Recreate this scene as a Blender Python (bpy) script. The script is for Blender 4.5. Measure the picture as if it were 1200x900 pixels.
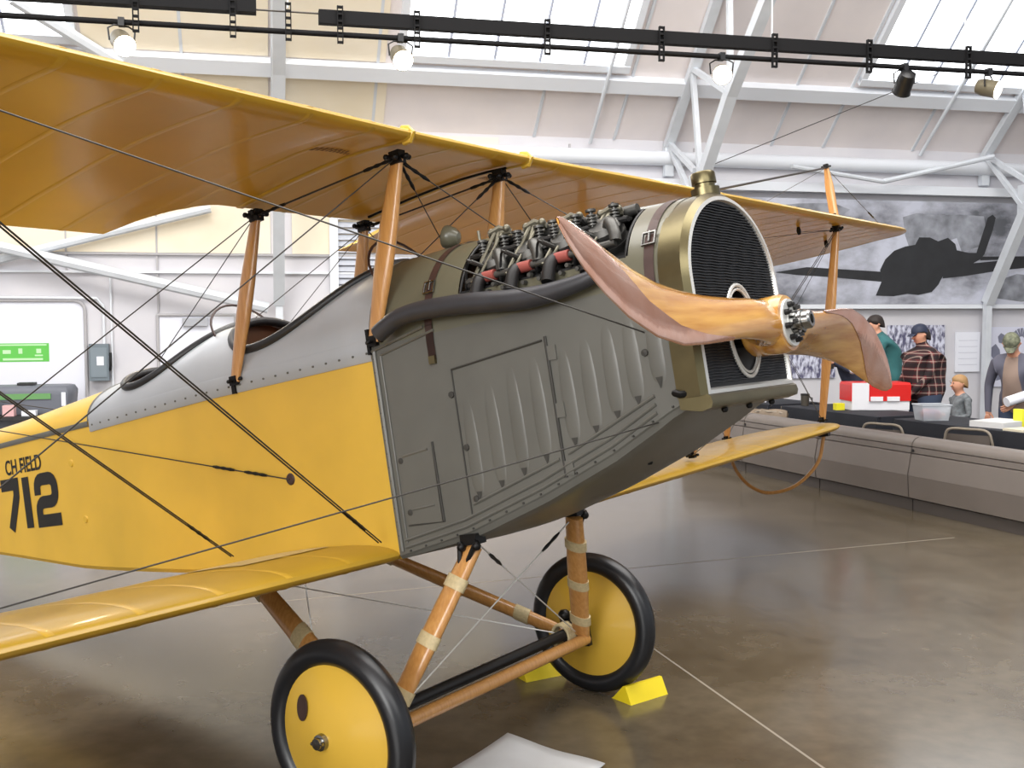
import bpy, bmesh, math, random
from math import sin, cos, tan, pi, radians, sqrt, atan2
from mathutils import Vector, Matrix, Quaternion
random.seed(7)
for _o in list(bpy.data.objects): bpy.data.objects.remove(_o)
SC = bpy.context.scene
COL = SC.collection
# ------------------------------------------------------------------ camera
cd = bpy.data.cameras.new('camera'); cam = bpy.data.objects.new('camera', cd); COL.objects.link(cam)
cd.sensor_width = 36.0; cd.lens = 36.0 * 1252.16 / 1200.0; cd.clip_end = 200
PIT, ROL = -0.0585, -0.00442
cam.matrix_world = (Matrix.Translation((0, 0, 1.75)) @ Matrix.Rotation(pi/2 + PIT, 4, 'X') @ Matrix.Rotation(ROL, 4, 'Z'))
SC.camera = cam
# ------------------------------------------------------------------ world, lights, exposure
wd = bpy.data.worlds.new('daylight'); SC.world = wd; wd.use_nodes = True
wn = wd.node_tree.nodes; wl_ = wd.node_tree.links
bg = wn['Background']; bg.inputs[1].default_value = 0.70
tc = wn.new('ShaderNodeTexCoord'); sx = wn.new('ShaderNodeSeparateXYZ'); rp = wn.new('ShaderNodeValToRGB')
wl_.new(tc.outputs['Generated'], sx.inputs[0]); wl_.new(sx.outputs[2], rp.inputs[0]); wl_.new(rp.outputs[0], bg.inputs[0])
rp.color_ramp.elements[0].position = 0.0; rp.color_ramp.elements[0].color = (.62, .66, .72, 1)
rp.color_ramp.elements[1].position = .6; rp.color_ramp.elements[1].color = (.95, .98, 1.0, 1)
SC.view_settings.view_transform = 'Standard'; SC.view_settings.look = 'None'
SC.view_settings.gamma = 1.0; SC.view_settings.use_curve_mapping = False
SC.view_settings.exposure = 0.27

def area(name, loc, target, sx_, sy_, power, col=(1, 1, 1)):
    l = bpy.data.lights.new(name, 'AREA'); l.shape = 'RECTANGLE'; l.size = sx_; l.size_y = sy_; l.energy = power; l.color = col
    o = bpy.data.objects.new(name, l); COL.objects.link(o); o.location = loc
    o.rotation_euler = (Vector(target) - Vector(loc)).to_track_quat('-Z', 'Y').to_euler()
    return o
area('skylight_stand_in', (0.5, 5.5, 9.5), (0.5, 6.5, 0), 13, 7, 1300, (1, .985, .96))  # added area light in place of the daylight from the roof skylights
area('skylight_stand_in', (0.5, -6.0, 8.5), (0.0, 13, 4.6), 16, 5, 750, (1, .985, .97))  # added behind the camera to brighten wall and roof, for unseen opposite skylights
area('added_side_fill', (-7.5, -7.0, 4.2), (0.0, 4.5, 1.4), 9, 5, 1150, (1, .99, .97))  # fill added to brighten the fuselage side, as if from an unseen open door
area('added_wall_fill', (0.0, 7.5, 8.6), (0.8, 16, 4.0), 22, 1.5, 330, (1, .97, .93))  # unseen fill added above the view to brighten the back wall, no real fittings

# ------------------------------------------------------------------ helpers
def lin(c):
    r = []
    for v in c:
        v /= 255.0
        r.append(v / 12.92 if v <= .04045 else ((v + .055) / 1.055) ** 2.4)
    return (*r, 1)

def mat(name, rgb, rough=.5, metal=0.0, coat=0.0, var=0.0, scale=6.0, bump=0.0, bscale=60.0, rgb2=None, stretch=None, transl=0.0, spec=None, alpha=None, rvar=0.0, detail=3):
    m = bpy.data.materials.new(name); m.use_nodes = True
    nt = m.node_tree; N = nt.nodes; L = nt.links; b = N['Principled BSDF']
    b.inputs['Base Color'].default_value = lin(rgb); b.inputs['Roughness'].default_value = rough; b.inputs['Metallic'].default_value = metal
    if coat: b.inputs['Coat Weight'].default_value = coat; b.inputs['Coat Roughness'].default_value = .12
    if spec is not None: b.inputs['Specular IOR Level'].default_value = spec
    if var or bump or rvar:
        t = N.new('ShaderNodeTexCoord'); mp = N.new('ShaderNodeMapping'); L.new(t.outputs['Object'], mp.inputs[0])
        if stretch: mp.inputs['Scale'].default_value = stretch
        if var or rvar:
            n = N.new('ShaderNodeTexNoise'); n.inputs['Scale'].default_value = scale; n.inputs['Detail'].default_value = detail; L.new(mp.outputs[0], n.inputs['Vector'])
            r = N.new('ShaderNodeValToRGB'); L.new(n.outputs[0], r.inputs[0])
            r.color_ramp.elements[0].position = .3; r.color_ramp.elements[1].position = .7
            c2 = rgb2 if rgb2 else tuple(v * (1 - var) for v in rgb)
            r.color_ramp.elements[0].color = lin(rgb); r.color_ramp.elements[1].color = lin(c2)
            if var: L.new(r.outputs[0], b.inputs['Base Color'])
            if rvar:
                mr = N.new('ShaderNodeMapRange'); L.new(n.outputs[0], mr.inputs[0]); mr.inputs[3].default_value = rough - rvar; mr.inputs[4].default_value = rough + rvar
                L.new(mr.outputs[0], b.inputs['Roughness'])
        if bump:
            n2 = N.new('ShaderNodeTexNoise'); n2.inputs['Scale'].default_value = bscale; L.new(mp.outputs[0], n2.inputs['Vector'])
            bp = N.new('ShaderNodeBump'); bp.inputs['Strength'].default_value = bump; bp.inputs['Distance'].default_value = .01
            L.new(n2.outputs[0], bp.inputs['Height']); L.new(bp.outputs[0], b.inputs['Normal'])
    if transl:
        tr = N.new('ShaderNodeBsdfTranslucent'); mx = N.new('ShaderNodeMixShader'); mx.inputs[0].default_value = transl
        tr.inputs[0].default_value = lin(rgb)
        L.new(b.outputs[0], mx.inputs[1]); L.new(tr.outputs[0], mx.inputs[2]); L.new(mx.outputs[0], N['Material Output'].inputs[0])
    if alpha is not None: b.inputs['Alpha'].default_value = alpha
    return m

M = {}
M['yellow'] = mat('yellow doped fabric', (228, 184, 66), .38, coat=.35, var=.06, scale=3, bump=.05, bscale=300, transl=.10)
M['wingyellow'] = mat('yellow wing fabric', (212, 170, 52), .36, coat=.4, var=.08, scale=2.5, transl=.18)
M['tape'] = mat('doped rib tape', (208, 166, 52), .4, coat=.3)
M['fitting'] = mat('blackened steel fitting', (28, 27, 27), .4, metal=.6)
M['olive'] = mat('olive painted cowl', (100, 97, 80), .33, coat=.25, var=.08, scale=4)
M['grey'] = mat('grey painted side panel', (95, 94, 88), .42, coat=.12, var=.07, scale=5)
M['groove'] = mat('dark seam', (52, 50, 46), .7)
M['silver'] = mat('silver painted deck', (180, 184, 189), .32, metal=.25, var=.05, scale=3)
M['brass'] = mat('brass', (122, 113, 84), .3, metal=1, var=.12, scale=9)
M['nickel'] = mat('nickel edging', (222, 222, 218), .25, metal=.3)
M['steel'] = mat('bright steel', (150, 150, 148), .22, metal=1)
M['iron'] = mat('dark engine iron', (44, 43, 43), .5, metal=.5, var=.2, scale=20)
M['alloy'] = mat('cast alloy', (96, 95, 92), .45, metal=.75, var=.15, scale=30)
M['rodcream'] = mat('nickel pushrod', (112, 108, 94), .4, metal=.7)
M['redhose'] = mat('red rubber hose', (146, 70, 62), .6)
M['exhaust'] = mat('exhaust black', (62, 62, 66), .42, metal=.25, var=.15, scale=8)
M['leather'] = mat('brown leather', (66, 44, 38), .5, var=.15, scale=20)
M['padding'] = mat('black leather padding', (36, 37, 40), .38)
M['tire'] = mat('black rubber', (26, 27, 30), .32, spec=.5)
M['woodstrut'] = mat('varnished spruce', (198, 147, 86), .3, coat=.5, var=.15, scale=8, stretch=(10, 10, .8), rgb2=(178, 124, 66))
M['cord'] = mat('linen cord binding', (200, 182, 140), .6, var=.1, scale=80)
M['cable'] = mat('steel cable', (74, 72, 70), .4, metal=.7)
M['black'] = mat('black', (16, 16, 17), .5)
M['ink'] = mat('black lettering paint', (22, 22, 22), .45)
M['glass'] = mat('clear celluloid', (235, 235, 230), .08, alpha=.08)
M['chock'] = mat('yellow painted wood', (238, 212, 30), .5, var=.05)
M['dark'] = mat('cockpit dark interior', (40, 30, 24), .7)

def wood_blade():
    m = mat('varnished blade wood', (198, 142, 62), .2, coat=.8)
    nt = m.node_tree; N = nt.nodes; L = nt.links; b = N['Principled BSDF']
    t = N.new('ShaderNodeTexCoord'); mp = N.new('ShaderNodeMapping'); mp.inputs['Scale'].default_value = (14, 1.2, 14); L.new(t.outputs['Object'], mp.inputs[0])
    w = N.new('ShaderNodeTexNoise'); w.inputs['Scale'].default_value = 2.2; w.inputs['Detail'].default_value = 6; L.new(mp.outputs[0], w.inputs['Vector'])
    r = N.new('ShaderNodeValToRGB'); L.new(w.outputs[0], r.inputs[0])
    r.color_ramp.elements[0].position = .35; r.color_ramp.elements[0].color = lin((176, 116, 44)); r.color_ramp.elements[1].position = .65; r.color_ramp.elements[1].color = lin((212, 160, 78))
    L.new(r.outputs[0], b.inputs['Base Color'])
    return m
M['blade'] = wood_blade()
M['copper'] = mat('polished copper sheath', (252, 208, 188), .12, metal=1, var=.15, scale=9, rgb2=(232, 170, 140), bump=.06, bscale=22)

class MB:
    """collects shapes into one mesh"""
    def __init__(s): s.v = []; s.f = []; s.mi = []
    def add(s, vs, fs, mi=0):
        o = len(s.v); s.v += [tuple(v) for v in vs]; s.f += [tuple(i + o for i in f) for f in fs]; s.mi += [mi] * len(fs); return s
    def box(s, c, d, R=None, mi=0):
        c = Vector(c); x, y, z = [k / 2 for k in d]
        vs = [Vector(p) for p in ((-x,-y,-z),(x,-y,-z),(x,y,-z),(-x,y,-z),(-x,-y,z),(x,-y,z),(x,y,z),(-x,y,z))]
        if R is not None: vs = [R @ v for v in vs]
        return s.add([c + v for v in vs], [(0,3,2,1),(4,5,6,7),(0,1,5,4),(1,2,6,5),(2,3,7,6),(3,0,4,7)], mi)
    def loft(s, rings, closed=True, caps=True, mi=0):
        n = len(rings[0]); vs = [p for r in rings for p in r]; fs = []
        for i in range(len(rings) - 1):
            for j in range(n if closed else n - 1):
                k = (j + 1) % n; fs.append((i*n+j, i*n+k, (i+1)*n+k, (i+1)*n+j))
        if caps and closed: fs.append(tuple(range(n-1, -1, -1))); fs.append(tuple((len(rings)-1)*n + j for j in range(n)))
        return s.add(vs, fs, mi)
    def tube(s, path, r, n=8, caps=True, flat=None, mi=0):
        P = [Vector(p) for p in path]; R = r if isinstance(r, (list, tuple)) else [r] * len(P)
        rings = []; t0 = None; u = None
        for i, p in enumerate(P):
            t = (P[min(i+1, len(P)-1)] - P[max(i-1, 0)]).normalized()
            if u is None:
                u = Vector((0, 0, 1)).cross(t)
                if u.length < .05: u = Vector((1, 0, 0)).cross(t)
                u.normalize()
            else: u = (t0.rotation_difference(t) @ u).normalized()
            t0 = t; w = t.cross(u)
            rings.append([p + (u * cos(2*pi*k/n) + w * sin(2*pi*k/n)) * R[i] for k in range(n)])
        return s.loft(rings, True, caps, mi)
    def cyl(s, a, b, r, r2=None, n=16, mi=0): return s.tube([a, b], [r, r if r2 is None else r2], n, mi=mi)
    def lathe(s, prof, c=(0, 0, 0), axis=(0, 0, 1), n=32, mi=0, caps=False):
        ax = Vector(axis).normalized(); u = ax.orthogonal().normalized(); w = ax.cross(u); c = Vector(c)
        rings = [[c + ax * h + (u * cos(2*pi*k/n) + w * sin(2*pi*k/n)) * r for k in range(n)] for r, h in prof]
        return s.loft(rings, True, caps, mi)
    def ball(s, c, r, n=12, sc=(1, 1, 1), mi=0):
        c = Vector(c); rings = []
        for i in range(1, n):
            a = pi * i / n
            rings.append([c + Vector((r*sc[0]*sin(a)*cos(2*pi*k/(2*n)), r*sc[1]*sin(a)*sin(2*pi*k/(2*n)), r*sc[2]*cos(a))) for k in range(2*n)])
        return s.loft(rings, True, True, mi)
    def strut(s, a, b, ch, th, fwd=(1, 0, 0), n=14, taper=(.62, 1, .62), mi=0):
        """streamlined section strut"""
        a = Vector(a); b = Vector(b); t = (b - a).normalized(); f = Vector(fwd); f = (f - t * f.dot(t)).normalized(); w = t.cross(f); rings = []
        K = 8
        for i in range(K + 1):
            q = i / K; k = taper[0] + (taper[1] - taper[0]) * min(1, q * 2.5) if q < .5 else taper[2] + (taper[1] - taper[2]) * min(1, (1 - q) * 2.5)
            p = a + (b - a) * q
            rings.append([p + f * (ch / 2 * cos(2*pi*j/n)) * k + w * (th / 2 * sin(2*pi*j/n)) * (.85 + .15 * cos(2*pi*j/n)) * k for j in range(n)])
        return s.loft(rings, True, True, mi)
    def build(s, name, m, parent=None, smooth=True, angle=38, kind=None):
        me = bpy.data.meshes.new(name); me.from_pydata(s.v, [], s.f)
        ms = m if isinstance(m, (list, tuple)) else [m]
        for x in ms: me.materials.append(x)
        if len(ms) > 1: me.polygons.foreach_set('material_index', s.mi)
        bm = bmesh.new(); bm.from_mesh(me); bmesh.ops.recalc_face_normals(bm, faces=bm.faces); bm.to_mesh(me); bm.free()
        if smooth:
            me.polygons.foreach_set('use_smooth', [True] * len(me.polygons)); me.set_sharp_from_angle(angle=radians(angle))
        o = bpy.data.objects.new(name, me); COL.objects.link(o)
        if parent: o.parent = parent
        if kind: o['kind'] = kind
        return o

def tag(o, label=None, cat=None, group=None, kind=None):
    if label: o['label'] = label
    if cat: o['category'] = cat
    if group: o['group'] = group
    if kind: o['kind'] = kind
    return o
def empty(name, loc=(0, 0, 0), rot=(0, 0, 0), label=None, cat=None, group=None, parent=None):
    o = bpy.data.objects.new(name, None); COL.objects.link(o); o.location = loc; o.rotation_euler = rot; o.empty_display_size = .1
    if parent: o.parent = parent
    return tag(o, label, cat, group)
def dup(o, parent=None):
    c = o.copy(); COL.objects.link(c)
    if parent is not None: c.parent = parent
    for ch in list(o.children): dup(ch, c)
    return c
def lerp(tab, x):
    if x <= tab[0][0]: return tab[0][1]
    for (a, u), (b, v) in zip(tab, tab[1:]):
        if x <= b: return u + (v - u) * (x - a) / (b - a)
    return tab[-1][1]
def smooth_path(pts, n=6):
    P = [Vector(p) for p in pts]; out = []
    for i in range(len(P) - 1):
        p0 = P[max(i-1, 0)]; p1 = P[i]; p2 = P[i+1]; p3 = P[min(i+2, len(P)-1)]
        for k in range(n):
            t = k / n
            out.append(.5 * ((2*p1) + (p2 - p0)*t + (2*p0 - 5*p1 + 4*p2 - p3)*t*t + (3*p1 - p0 - 3*p2 + p3)*t**3))
    out.append(P[-1]); return out

# hangar wall frame: s along the wall, n out of the wall towards the hall, z up
BE = radians(13.5); WD = Vector((cos(BE), sin(BE), 0)); WN = Vector((sin(BE), -cos(BE), 0)); W0 = Vector((0, 16, 0))
def wl(s, n, z): return W0 + WD * s + WN * n + Vector((0, 0, z))
WR = Matrix((WD, WN, (0, 0, 1))).transposed()      # columns: along, out, up
def wbox(mb, s0, s1, n0, n1, z0, z1, mi=0):
    return mb.box(wl((s0+s1)/2, (n0+n1)/2, (z0+z1)/2), (abs(s1-s0), abs(n1-n0), abs(z1-z0)), WR, mi)
RK = .93                                            # roof pitch
def rf(s, n, off=0): return wl(s, n + off * .681, 4.5 + RK * n - off * .733)   # off: below the roof skin
# ================================================================== SETTING
def floor_mat():
    m = mat('polished concrete', (126, 116, 100), .16)
    nt = m.node_tree; N = nt.nodes; L = nt.links; b = N['Principled BSDF']
    t = N.new('ShaderNodeTexCoord')
    n1 = N.new('ShaderNodeTexNoise'); n1.inputs['Scale'].default_value = .9; n1.inputs['Detail'].default_value = 6; n1.inputs['Roughness'].default_value = .62
    n2 = N.new('ShaderNodeTexNoise'); n2.inputs['Scale'].default_value = 9; n2.inputs['Detail'].default_value = 5
    L.new(t.outputs['Object'], n1.inputs['Vector']); L.new(t.outputs['Object'], n2.inputs['Vector'])
    r1 = N.new('ShaderNodeValToRGB'); L.new(n1.outputs[0], r1.inputs[0])
    r1.color_ramp.elements[0].position = .3; r1.color_ramp.elements[0].color = lin((78, 69, 55)); r1.color_ramp.elements[1].position = .72; r1.color_ramp.elements[1].color = lin((108, 98, 82))
    mx = N.new('ShaderNodeMixRGB'); mx.blend_type = 'OVERLAY'; mx.inputs[0].default_value = .35
    L.new(r1.outputs[0], mx.inputs[1]); L.new(n2.outputs[0], mx.inputs[2]); L.new(mx.outputs[0], b.inputs['Base Color'])
    mr = N.new('ShaderNodeMapRange'); L.new(n1.outputs[0], mr.inputs[0]); mr.inputs[3].default_value = .10; mr.inputs[4].default_value = .26
    L.new(mr.outputs[0], b.inputs['Roughness'])
    b.inputs['Specular IOR Level'].default_value = .6
    return m
def panel_wall(name, rgb, rgb2):
    return mat(name, rgb, .75, var=.1, rgb2=rgb2, scale=1.3)
WALLM = panel_wall('white painted hangar wall', (214, 212, 215), (204, 203, 209))
CREAM = panel_wall('cream insulation facing', (240, 230, 210), (235, 222, 196))
ROOFM = panel_wall('pale insulated roof lining', (236, 228, 226), (226, 219, 219))
TRUSSM = mat('white painted steel', (214, 219, 225), .5, var=.05, scale=4)
TRIMM = mat('white painted trim', (226, 230, 236), .55)
LINEM = mat('grey panel joint', (176, 174, 176), .7)

mb = MB(); mb.box((0, 4, -.1), (60, 50, .2)); tag(mb.build('floor', floor_mat(), smooth=False), kind='structure')
jm = mat('floor joint filler', (146, 138, 124), .6)
J = MB()
for a, b in (((.3, 7.12), (1.75, 2.3)), ((-2.6, 6.2), (3.55, 8.5))):
    a = Vector((*a, .0005)); b = Vector((*b, .0005)); d = (b - a).normalized(); w = Vector((-d.y, d.x, 0)) * .006
    J2 = MB(); J2.add([a - w, b - w, b + w, a + w, a - w - Vector((0,0,.004)), b - w - Vector((0,0,.004)), b + w - Vector((0,0,.004)), a + w - Vector((0,0,.004))], [(0,1,2,3),(7,6,5,4),(0,4,5,1),(1,5,6,2),(2,6,7,3),(3,7,4,0)])
    o = J2.build('floor_joint', jm, bpy.data.objects['floor'], smooth=False)

# back wall
mb = MB(); wbox(mb, -18, 16, -.25, 0, 0, 4.5)
wall = tag(mb.build('wall_back', WALLM, smooth=False), kind='structure')
mb = MB(); wbox(mb, -9.0, -3.5, 0, .03, 2.72, 4.45); mb.build('insulation_panel', CREAM, wall, smooth=False)
mb = MB(); wbox(mb, -3.2, -.2, 0, .03, 2.72, 4.45); mb.build('insulation_panel', CREAM, wall, smooth=False)
for z in (2.70, 2.45):
    mb = MB(); wbox(mb, -12, 3.9, 0, .06, z - .015, z + .015); mb.build('girt', LINEM if z > 2.5 else TRIMM, wall, smooth=False)
for s, z0, z1 in ((-5.03, 1.9, 4.4), (-6.2, 2.45, 4.4), (-7.5, 2.45, 4.4), (-1.2, 2.0, 4.4), (.9, .0, 4.4), (2.9, 0, 4.4)):
    mb = MB(); wbox(mb, s - .012, s + .012, 0, .04, z0, z1); mb.build('panel_seam', LINEM, wall, smooth=False)
# roof lining in steps: steep lower slope, flatter above, then level over the hall
prof = [(0, 4.5), (4.6, 8.78), (10, 11.2), (24, 12.2)]
mb = MB(); rings = []
for n, z in prof: rings.append([wl(-18, n, z), wl(16, n, z), wl(16, n - .1, z + .2), wl(-18, n - .1, z + .2)])
mb.loft(rings); ceil = tag(mb.build('ceiling', ROOFM, smooth=False), kind='structure')
for s in (-16, -13.2, -10.5, -7.4, -6.1, -4.6, -2.05, .35, 1.6, 4.2, 5.1, 6.7, 9.4, 12):
    mb = MB(); mb.loft([[rf(s + a, n, b) for a, b in ((-.02, 0), (.02, 0), (.02, .025), (-.02, .025))] for n in (.0, 4.55)]); mb.build('lining_batten', TRUSSM, ceil, smooth=False)
for s0_, s1_ in ((-8.85, -3.5), (-3.3, -1.9)):
    mb = MB(); mb.loft([[rf(s, n, d) for n, d in ((.04, 0), (.64, 0), (.64, .02), (.04, .02))] for s in (s0_, s1_)]); mb.build('insulation_panel', CREAM, ceil, smooth=False)
for s0_, s1_ in ((-5.8, -3.5), (-3.3, -1.95)):
    mb = MB(); mb.loft([[rf(s, n, d) for n, d in ((.84, 0), (2.28, 0), (2.28, .02), (.84, .02))] for s in (s0_, s1_)]); mb.build('insulation_panel', CREAM, ceil, smooth=False)
mb = MB(); wbox(mb, -18, -17.8, -.1, 24, 0, 12); tag(mb.build('wall_left', WALLM, smooth=False), kind='structure')
mb = MB(); wbox(mb, 15.8, 16, -.1, 6.5, 0, 12); tag(mb.build('wall_right', WALLM, smooth=False), kind='structure')
# purlin and eave trims
def trim(name, rings, m): 
    b = MB(); b.loft(rings); return tag(b.build(name, m, smooth=False), kind='structure')
trim('trim_1', [[rf(s, .66, 0), rf(s, .82, 0), rf(s, .82, .14), rf(s, .66, .14)] for s in (-17.7, 15.7)], TRIMM)
mb = MB(); mb.tube([wl(-17.7, .1, 4.22), wl(15.7, .1, 4.22)], .11, 14); tag(mb.build('trim_2', TRIMM), kind='structure')
mb = MB(); wbox(mb, -.2, 15.7, 0, .22, 3.76, 3.9); tag(mb.build('trim_3', TRIMM, smooth=False), kind='structure')
mb = MB(); wbox(mb, 2, 15.7, 0, .16, 1.93, 2.0); tag(mb.build('trim_4', TRIMM, smooth=False), kind='structure')
trim('trim_5', [[rf(s, 2.3, 0), rf(s, 2.45, 0), rf(s, 2.45, .14), rf(s, 2.3, .14)] for s in (-17.7, 15.7)], TRIMM)

# skylights: glowing panes in the roof slope
SKY = bpy.data.materials.new('daylit skylight glazing'); SKY.use_nodes = True
_b = SKY.node_tree.nodes['Principled BSDF']; _b.inputs['Base Color'].default_value = (.9, .9, .9, 1); _b.inputs['Emission Color'].default_value = (.93, .97, 1, 1); _b.inputs['Emission Strength'].default_value = 2.6
BARM = mat('skylight glazing bar', (196, 204, 222), .5)
k = 0
for s0, s1, bars in ((-10.6, -5.9, 6), (-1.75, 1.45, 5), (5.2, 8.6, 6)):
    k += 1
    mb = MB(); mb.loft([[rf(s, .95, .02), rf(s, 2.28, .02), rf(s, 2.28, .05), rf(s, .95, .05)] for s in (s0, s1)])
    w = tag(mb.build('window_%d' % k, SKY, smooth=False), kind='structure')
    for n in (.93, 2.3):
        mb = MB(); mb.loft([[rf(s, n - .04, 0), rf(s, n + .04, 0), rf(s, n + .04, .1), rf(s, n - .04, .1)] for s in (s0 - .05, s1 + .05)]); mb.build('frame_rail', TRIMM, w, smooth=False)
    for i in range(bars + 1):
        s = s0 + (s1 - s0) * i / bars; hw = .05 if i in (0, bars) else .018
        mb = MB(); mb.loft([[rf(s - hw, n, .0), rf(s + hw, n, .0), rf(s + hw, n, .09), rf(s - hw, n, .09)] for n in (.93, 2.3)]); mb.build('glazing_bar', BARM if 0 < i < bars else TRIMM, w, smooth=False)

# roof trusses
def truss(s, label):
    root = empty('roof_truss', wl(s, .1, 0), label=label, cat='truss', group='white steel roof trusses')
    def part(name, a, b, hw, hd):
        a = wl(s, *a) ; b = wl(s, *b); d = (b - a).normalized(); u = WD; v = d.cross(u).normalized(); r = []
        m2 = MB(); m2.loft([[p + u*i*hw + v*j*hd - root.location for i, j in ((-1,-1),(1,-1),(1,1),(-1,1))] for p in (a, b)]); return m2.build(name, TRUSSM, root, smooth=False)
    R = lambda n: (n, 4.44 + RK * n)
    outer = [(.08, 3.95), (.08, 4.4), R(2.2), (4.5, 8.6)]
    inner = [(.22, 0), (.24, 2.02), (1.10, 3.44), (2.27, 4.75), (3.3, 5.67), (5.6, 7.6)]
    for a, b in zip(outer, outer[1:]): part('outer_chord', a, b, .07, .05)
    for i_, (a, b) in enumerate(zip(inner, inner[1:])): part('inner_chord', a, b, .075 if i_ else .05, .075 if i_ else .05)
    webs = [((1.10, 3.44), R(.05)), (R(.05), (1.10, 3.9)), (R(1.0), (1.3, 3.75)), (R(1.0), (2.27, 4.75)), (R(2.2), (2.27, 4.75)), (R(2.2), (3.3, 5.67))]
    for a, b in webs: part('web_member', a, b, .035, .035)
    mb = MB(); mb.box(wl(s, 1.16, 3.6) - root.location, (.03, .5, .5), WR); mb.build('gusset_plate', TRUSSM, root, smooth=False)
truss(-9.0, 'white steel roof truss leftmost, mostly behind the yellow upper wing')
truss(-3.4, 'pale steel roof truss seen edge-on as a column behind the cockpit')
truss(2.45, 'white steel roof truss leg rising behind the brass radiator cap')
truss(8.0, 'white steel roof truss leg crossing the big aeroplane mural at right')

def strut_thing(name, a, b, r, label, cat, m=TRUSSM, group=None):
    a = Vector(a); b = Vector(b); mb = MB(); mb.tube([(0, 0, 0), b - a], r, 8)
    o = mb.build(name, m); o.location = a; return tag(o, label, cat, group)
strut_thing('brace_strut', wl(-7.6, .35, 2.90), wl(-3.55, .3, 1.95), .075, 'white diagonal brace falling rightwards to the column behind the cockpit', 'brace')
strut_thing('brace_strut', wl(-8.4, .2, 2.22), wl(-4.3, .2, 3.32), .06, 'grey diagonal brace rising rightwards behind the wing cutout', 'brace')
strut_thing('brace_strut', wl(7.85, .5, 4.36), wl(5.87, .5, 3.91), .04, 'thin white brace sloping down leftwards to the long beam, above the mural', 'brace')
strut_thing('brace_strut', wl(5.87, .5, 3.91), wl(4.3, .5, 4.1), .035, 'short cream brace beside the far strut top under the eave', 'brace')
strut_thing('brace_strut', rf(-6.5, 1.35, .15), rf(-5.35, .72, .15), .08, 'grey diagonal beam crossing the skylight in the top left corner', 'brace')
for s, lb in ((1.15, 'white sag rod on the roof slope right of the middle skylight'), (6.75, 'white sag rod on the roof slope below the right skylight')):
    strut_thing('sag_rod', rf(s, 2.2, .25), rf(s + .05, .0, .12), .028, lb, 'rod')
strut_thing('guy_cable', rf(6.2, 1.2, .3), wl(2.9, .6, 4.05), .006, 'thin cable slanting from the right skylight down to the truss foot', 'cable', M['cable'])

# ------------------------------------------------------------ lighting gantry
GR = empty('lighting_rail', wl(0, 6, 4.25), (0, 0, BE), 'black lighting rail and pipe hung across the hangar under the roof', 'rail')
DK = mat('black painted rail', (18, 18, 20), .75, spec=.2)
mb = MB(); mb.box((1.3, 0, .14), (8.9, .09, .115)); mb.build('beam', DK, GR, smooth=False)
mb = MB(); mb.box((-6.0, 0, .2), (4.65, .12, .13)); mb.build('cable_box', DK, GR, smooth=False)
mb = MB(); mb.tube([(-9, 0, 0), (7, 0, 0)], .024, 10); mb.build('pipe', DK, GR)
mb = MB(); mb.tube([(-3.75, 0, .17), (-3.1, 0, .17)], .008, 6); mb.build('link_cable', M['cable'], GR)
for i, x in enumerate((-4.65, -3.87, -3.41, -2.97, -2.3, -1.11, -.01, 1.14, 2.15, 3.26, 4.5)):
    mb = MB()
    mb.box((x - .022, -.06, .07), (.008, .035, .32)); mb.box((x + .022, -.06, .07), (.008, .035, .32))
    for z in (-.08, -.02, .04, .1, .16, .22): mb.box((x, -.06, z), (.05, .03, .018))
    mb.build('hanger', DK, GR, smooth=False)
    if x in (-3.41, 1.14, 3.26):
        mb = MB(); mb.tube([(x, 0, .2), (x, 0, 4.6)], .008, 6); mb.build('suspension_rod', TRUSSM, GR)
LAMPON = bpy.data.materials.new('lit lamp lens'); LAMPON.use_nodes = True
_b = LAMPON.node_tree.nodes['Principled BSDF']; _b.inputs['Emission Color'].default_value = (1, .93, .8, 1); _b.inputs['Emission Strength'].default_value = 9
LAMPOFF = mat('black lamp back', (20, 20, 22), .4)
def lamp(s, face, lit, label, body, warm=60):
    p = wl(s, 6, 4.25); r = empty('stage_lamp', p, (0, 0, BE), label, 'lamp', 'stage lamps on the lighting rail')
    d = Vector(face).normalized(); c = Vector((0, 0, -.16))
    mb = MB(); mb.tube([c + d * t for t in (-.13, -.11, -.05, .08, .10)], [.03, .07, .085, .085, .095], 20); mb.build('housing', body, r)
    mb = MB(); mb.cyl(c + d * .102, c + d * .106, .088, n=20); mb.build('lens', LAMPON if lit else LAMPOFF, r)
    u = d.cross(Vector((0, 0, 1))); u = u.normalized() if u.length > .1 else Vector((1, 0, 0))
    mb = MB(); mb.tube([c + u * .1, c + u * .11 + Vector((0, 0, .1)), c + u * .06 + Vector((0, 0, .13)), c - u * .06 + Vector((0, 0, .13)), c - u * .11 + Vector((0, 0, .1)), c - u * .1], .008, 6); mb.build('yoke', LAMPOFF, r)
    mb = MB(); mb.box((0, 0, 0), (.05, .07, .07)); mb.build('clamp', LAMPOFF, r, smooth=False)
    if lit:
        l = bpy.data.lights.new('stage_lamp_light', 'SPOT'); l.energy = warm; l.spot_size = radians(120); l.color = (1, .82, .55); l.shadow_soft_size = .08
        o = bpy.data.objects.new('stage_lamp_light', l); COL.objects.link(o); o.parent = r; o.location = c + d * .12
        o.rotation_euler = d.to_track_quat('-Z', 'Y').to_euler()
BEIGE = mat('grey lamp housing', (120, 112, 92), .4, metal=.4)
lamp(-4.77, (.3, -.75, -.5), True, 'lit stage lamp leftmost on the rail, above the yellow wing edge', BEIGE)
lamp(-2.44, (.1, -.8, -.5), True, 'brightest lit stage lamp, left end of the middle skylight', BEIGE)
lamp(.62, (-.3, -.85, -.3), True, 'lit stage lamp hanging in front of the white truss leg', BEIGE)
lamp(2.58, (.1, .6, -.6), False, 'black unlit stage lamp turned away, below the right skylight', LAMPOFF)
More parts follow.
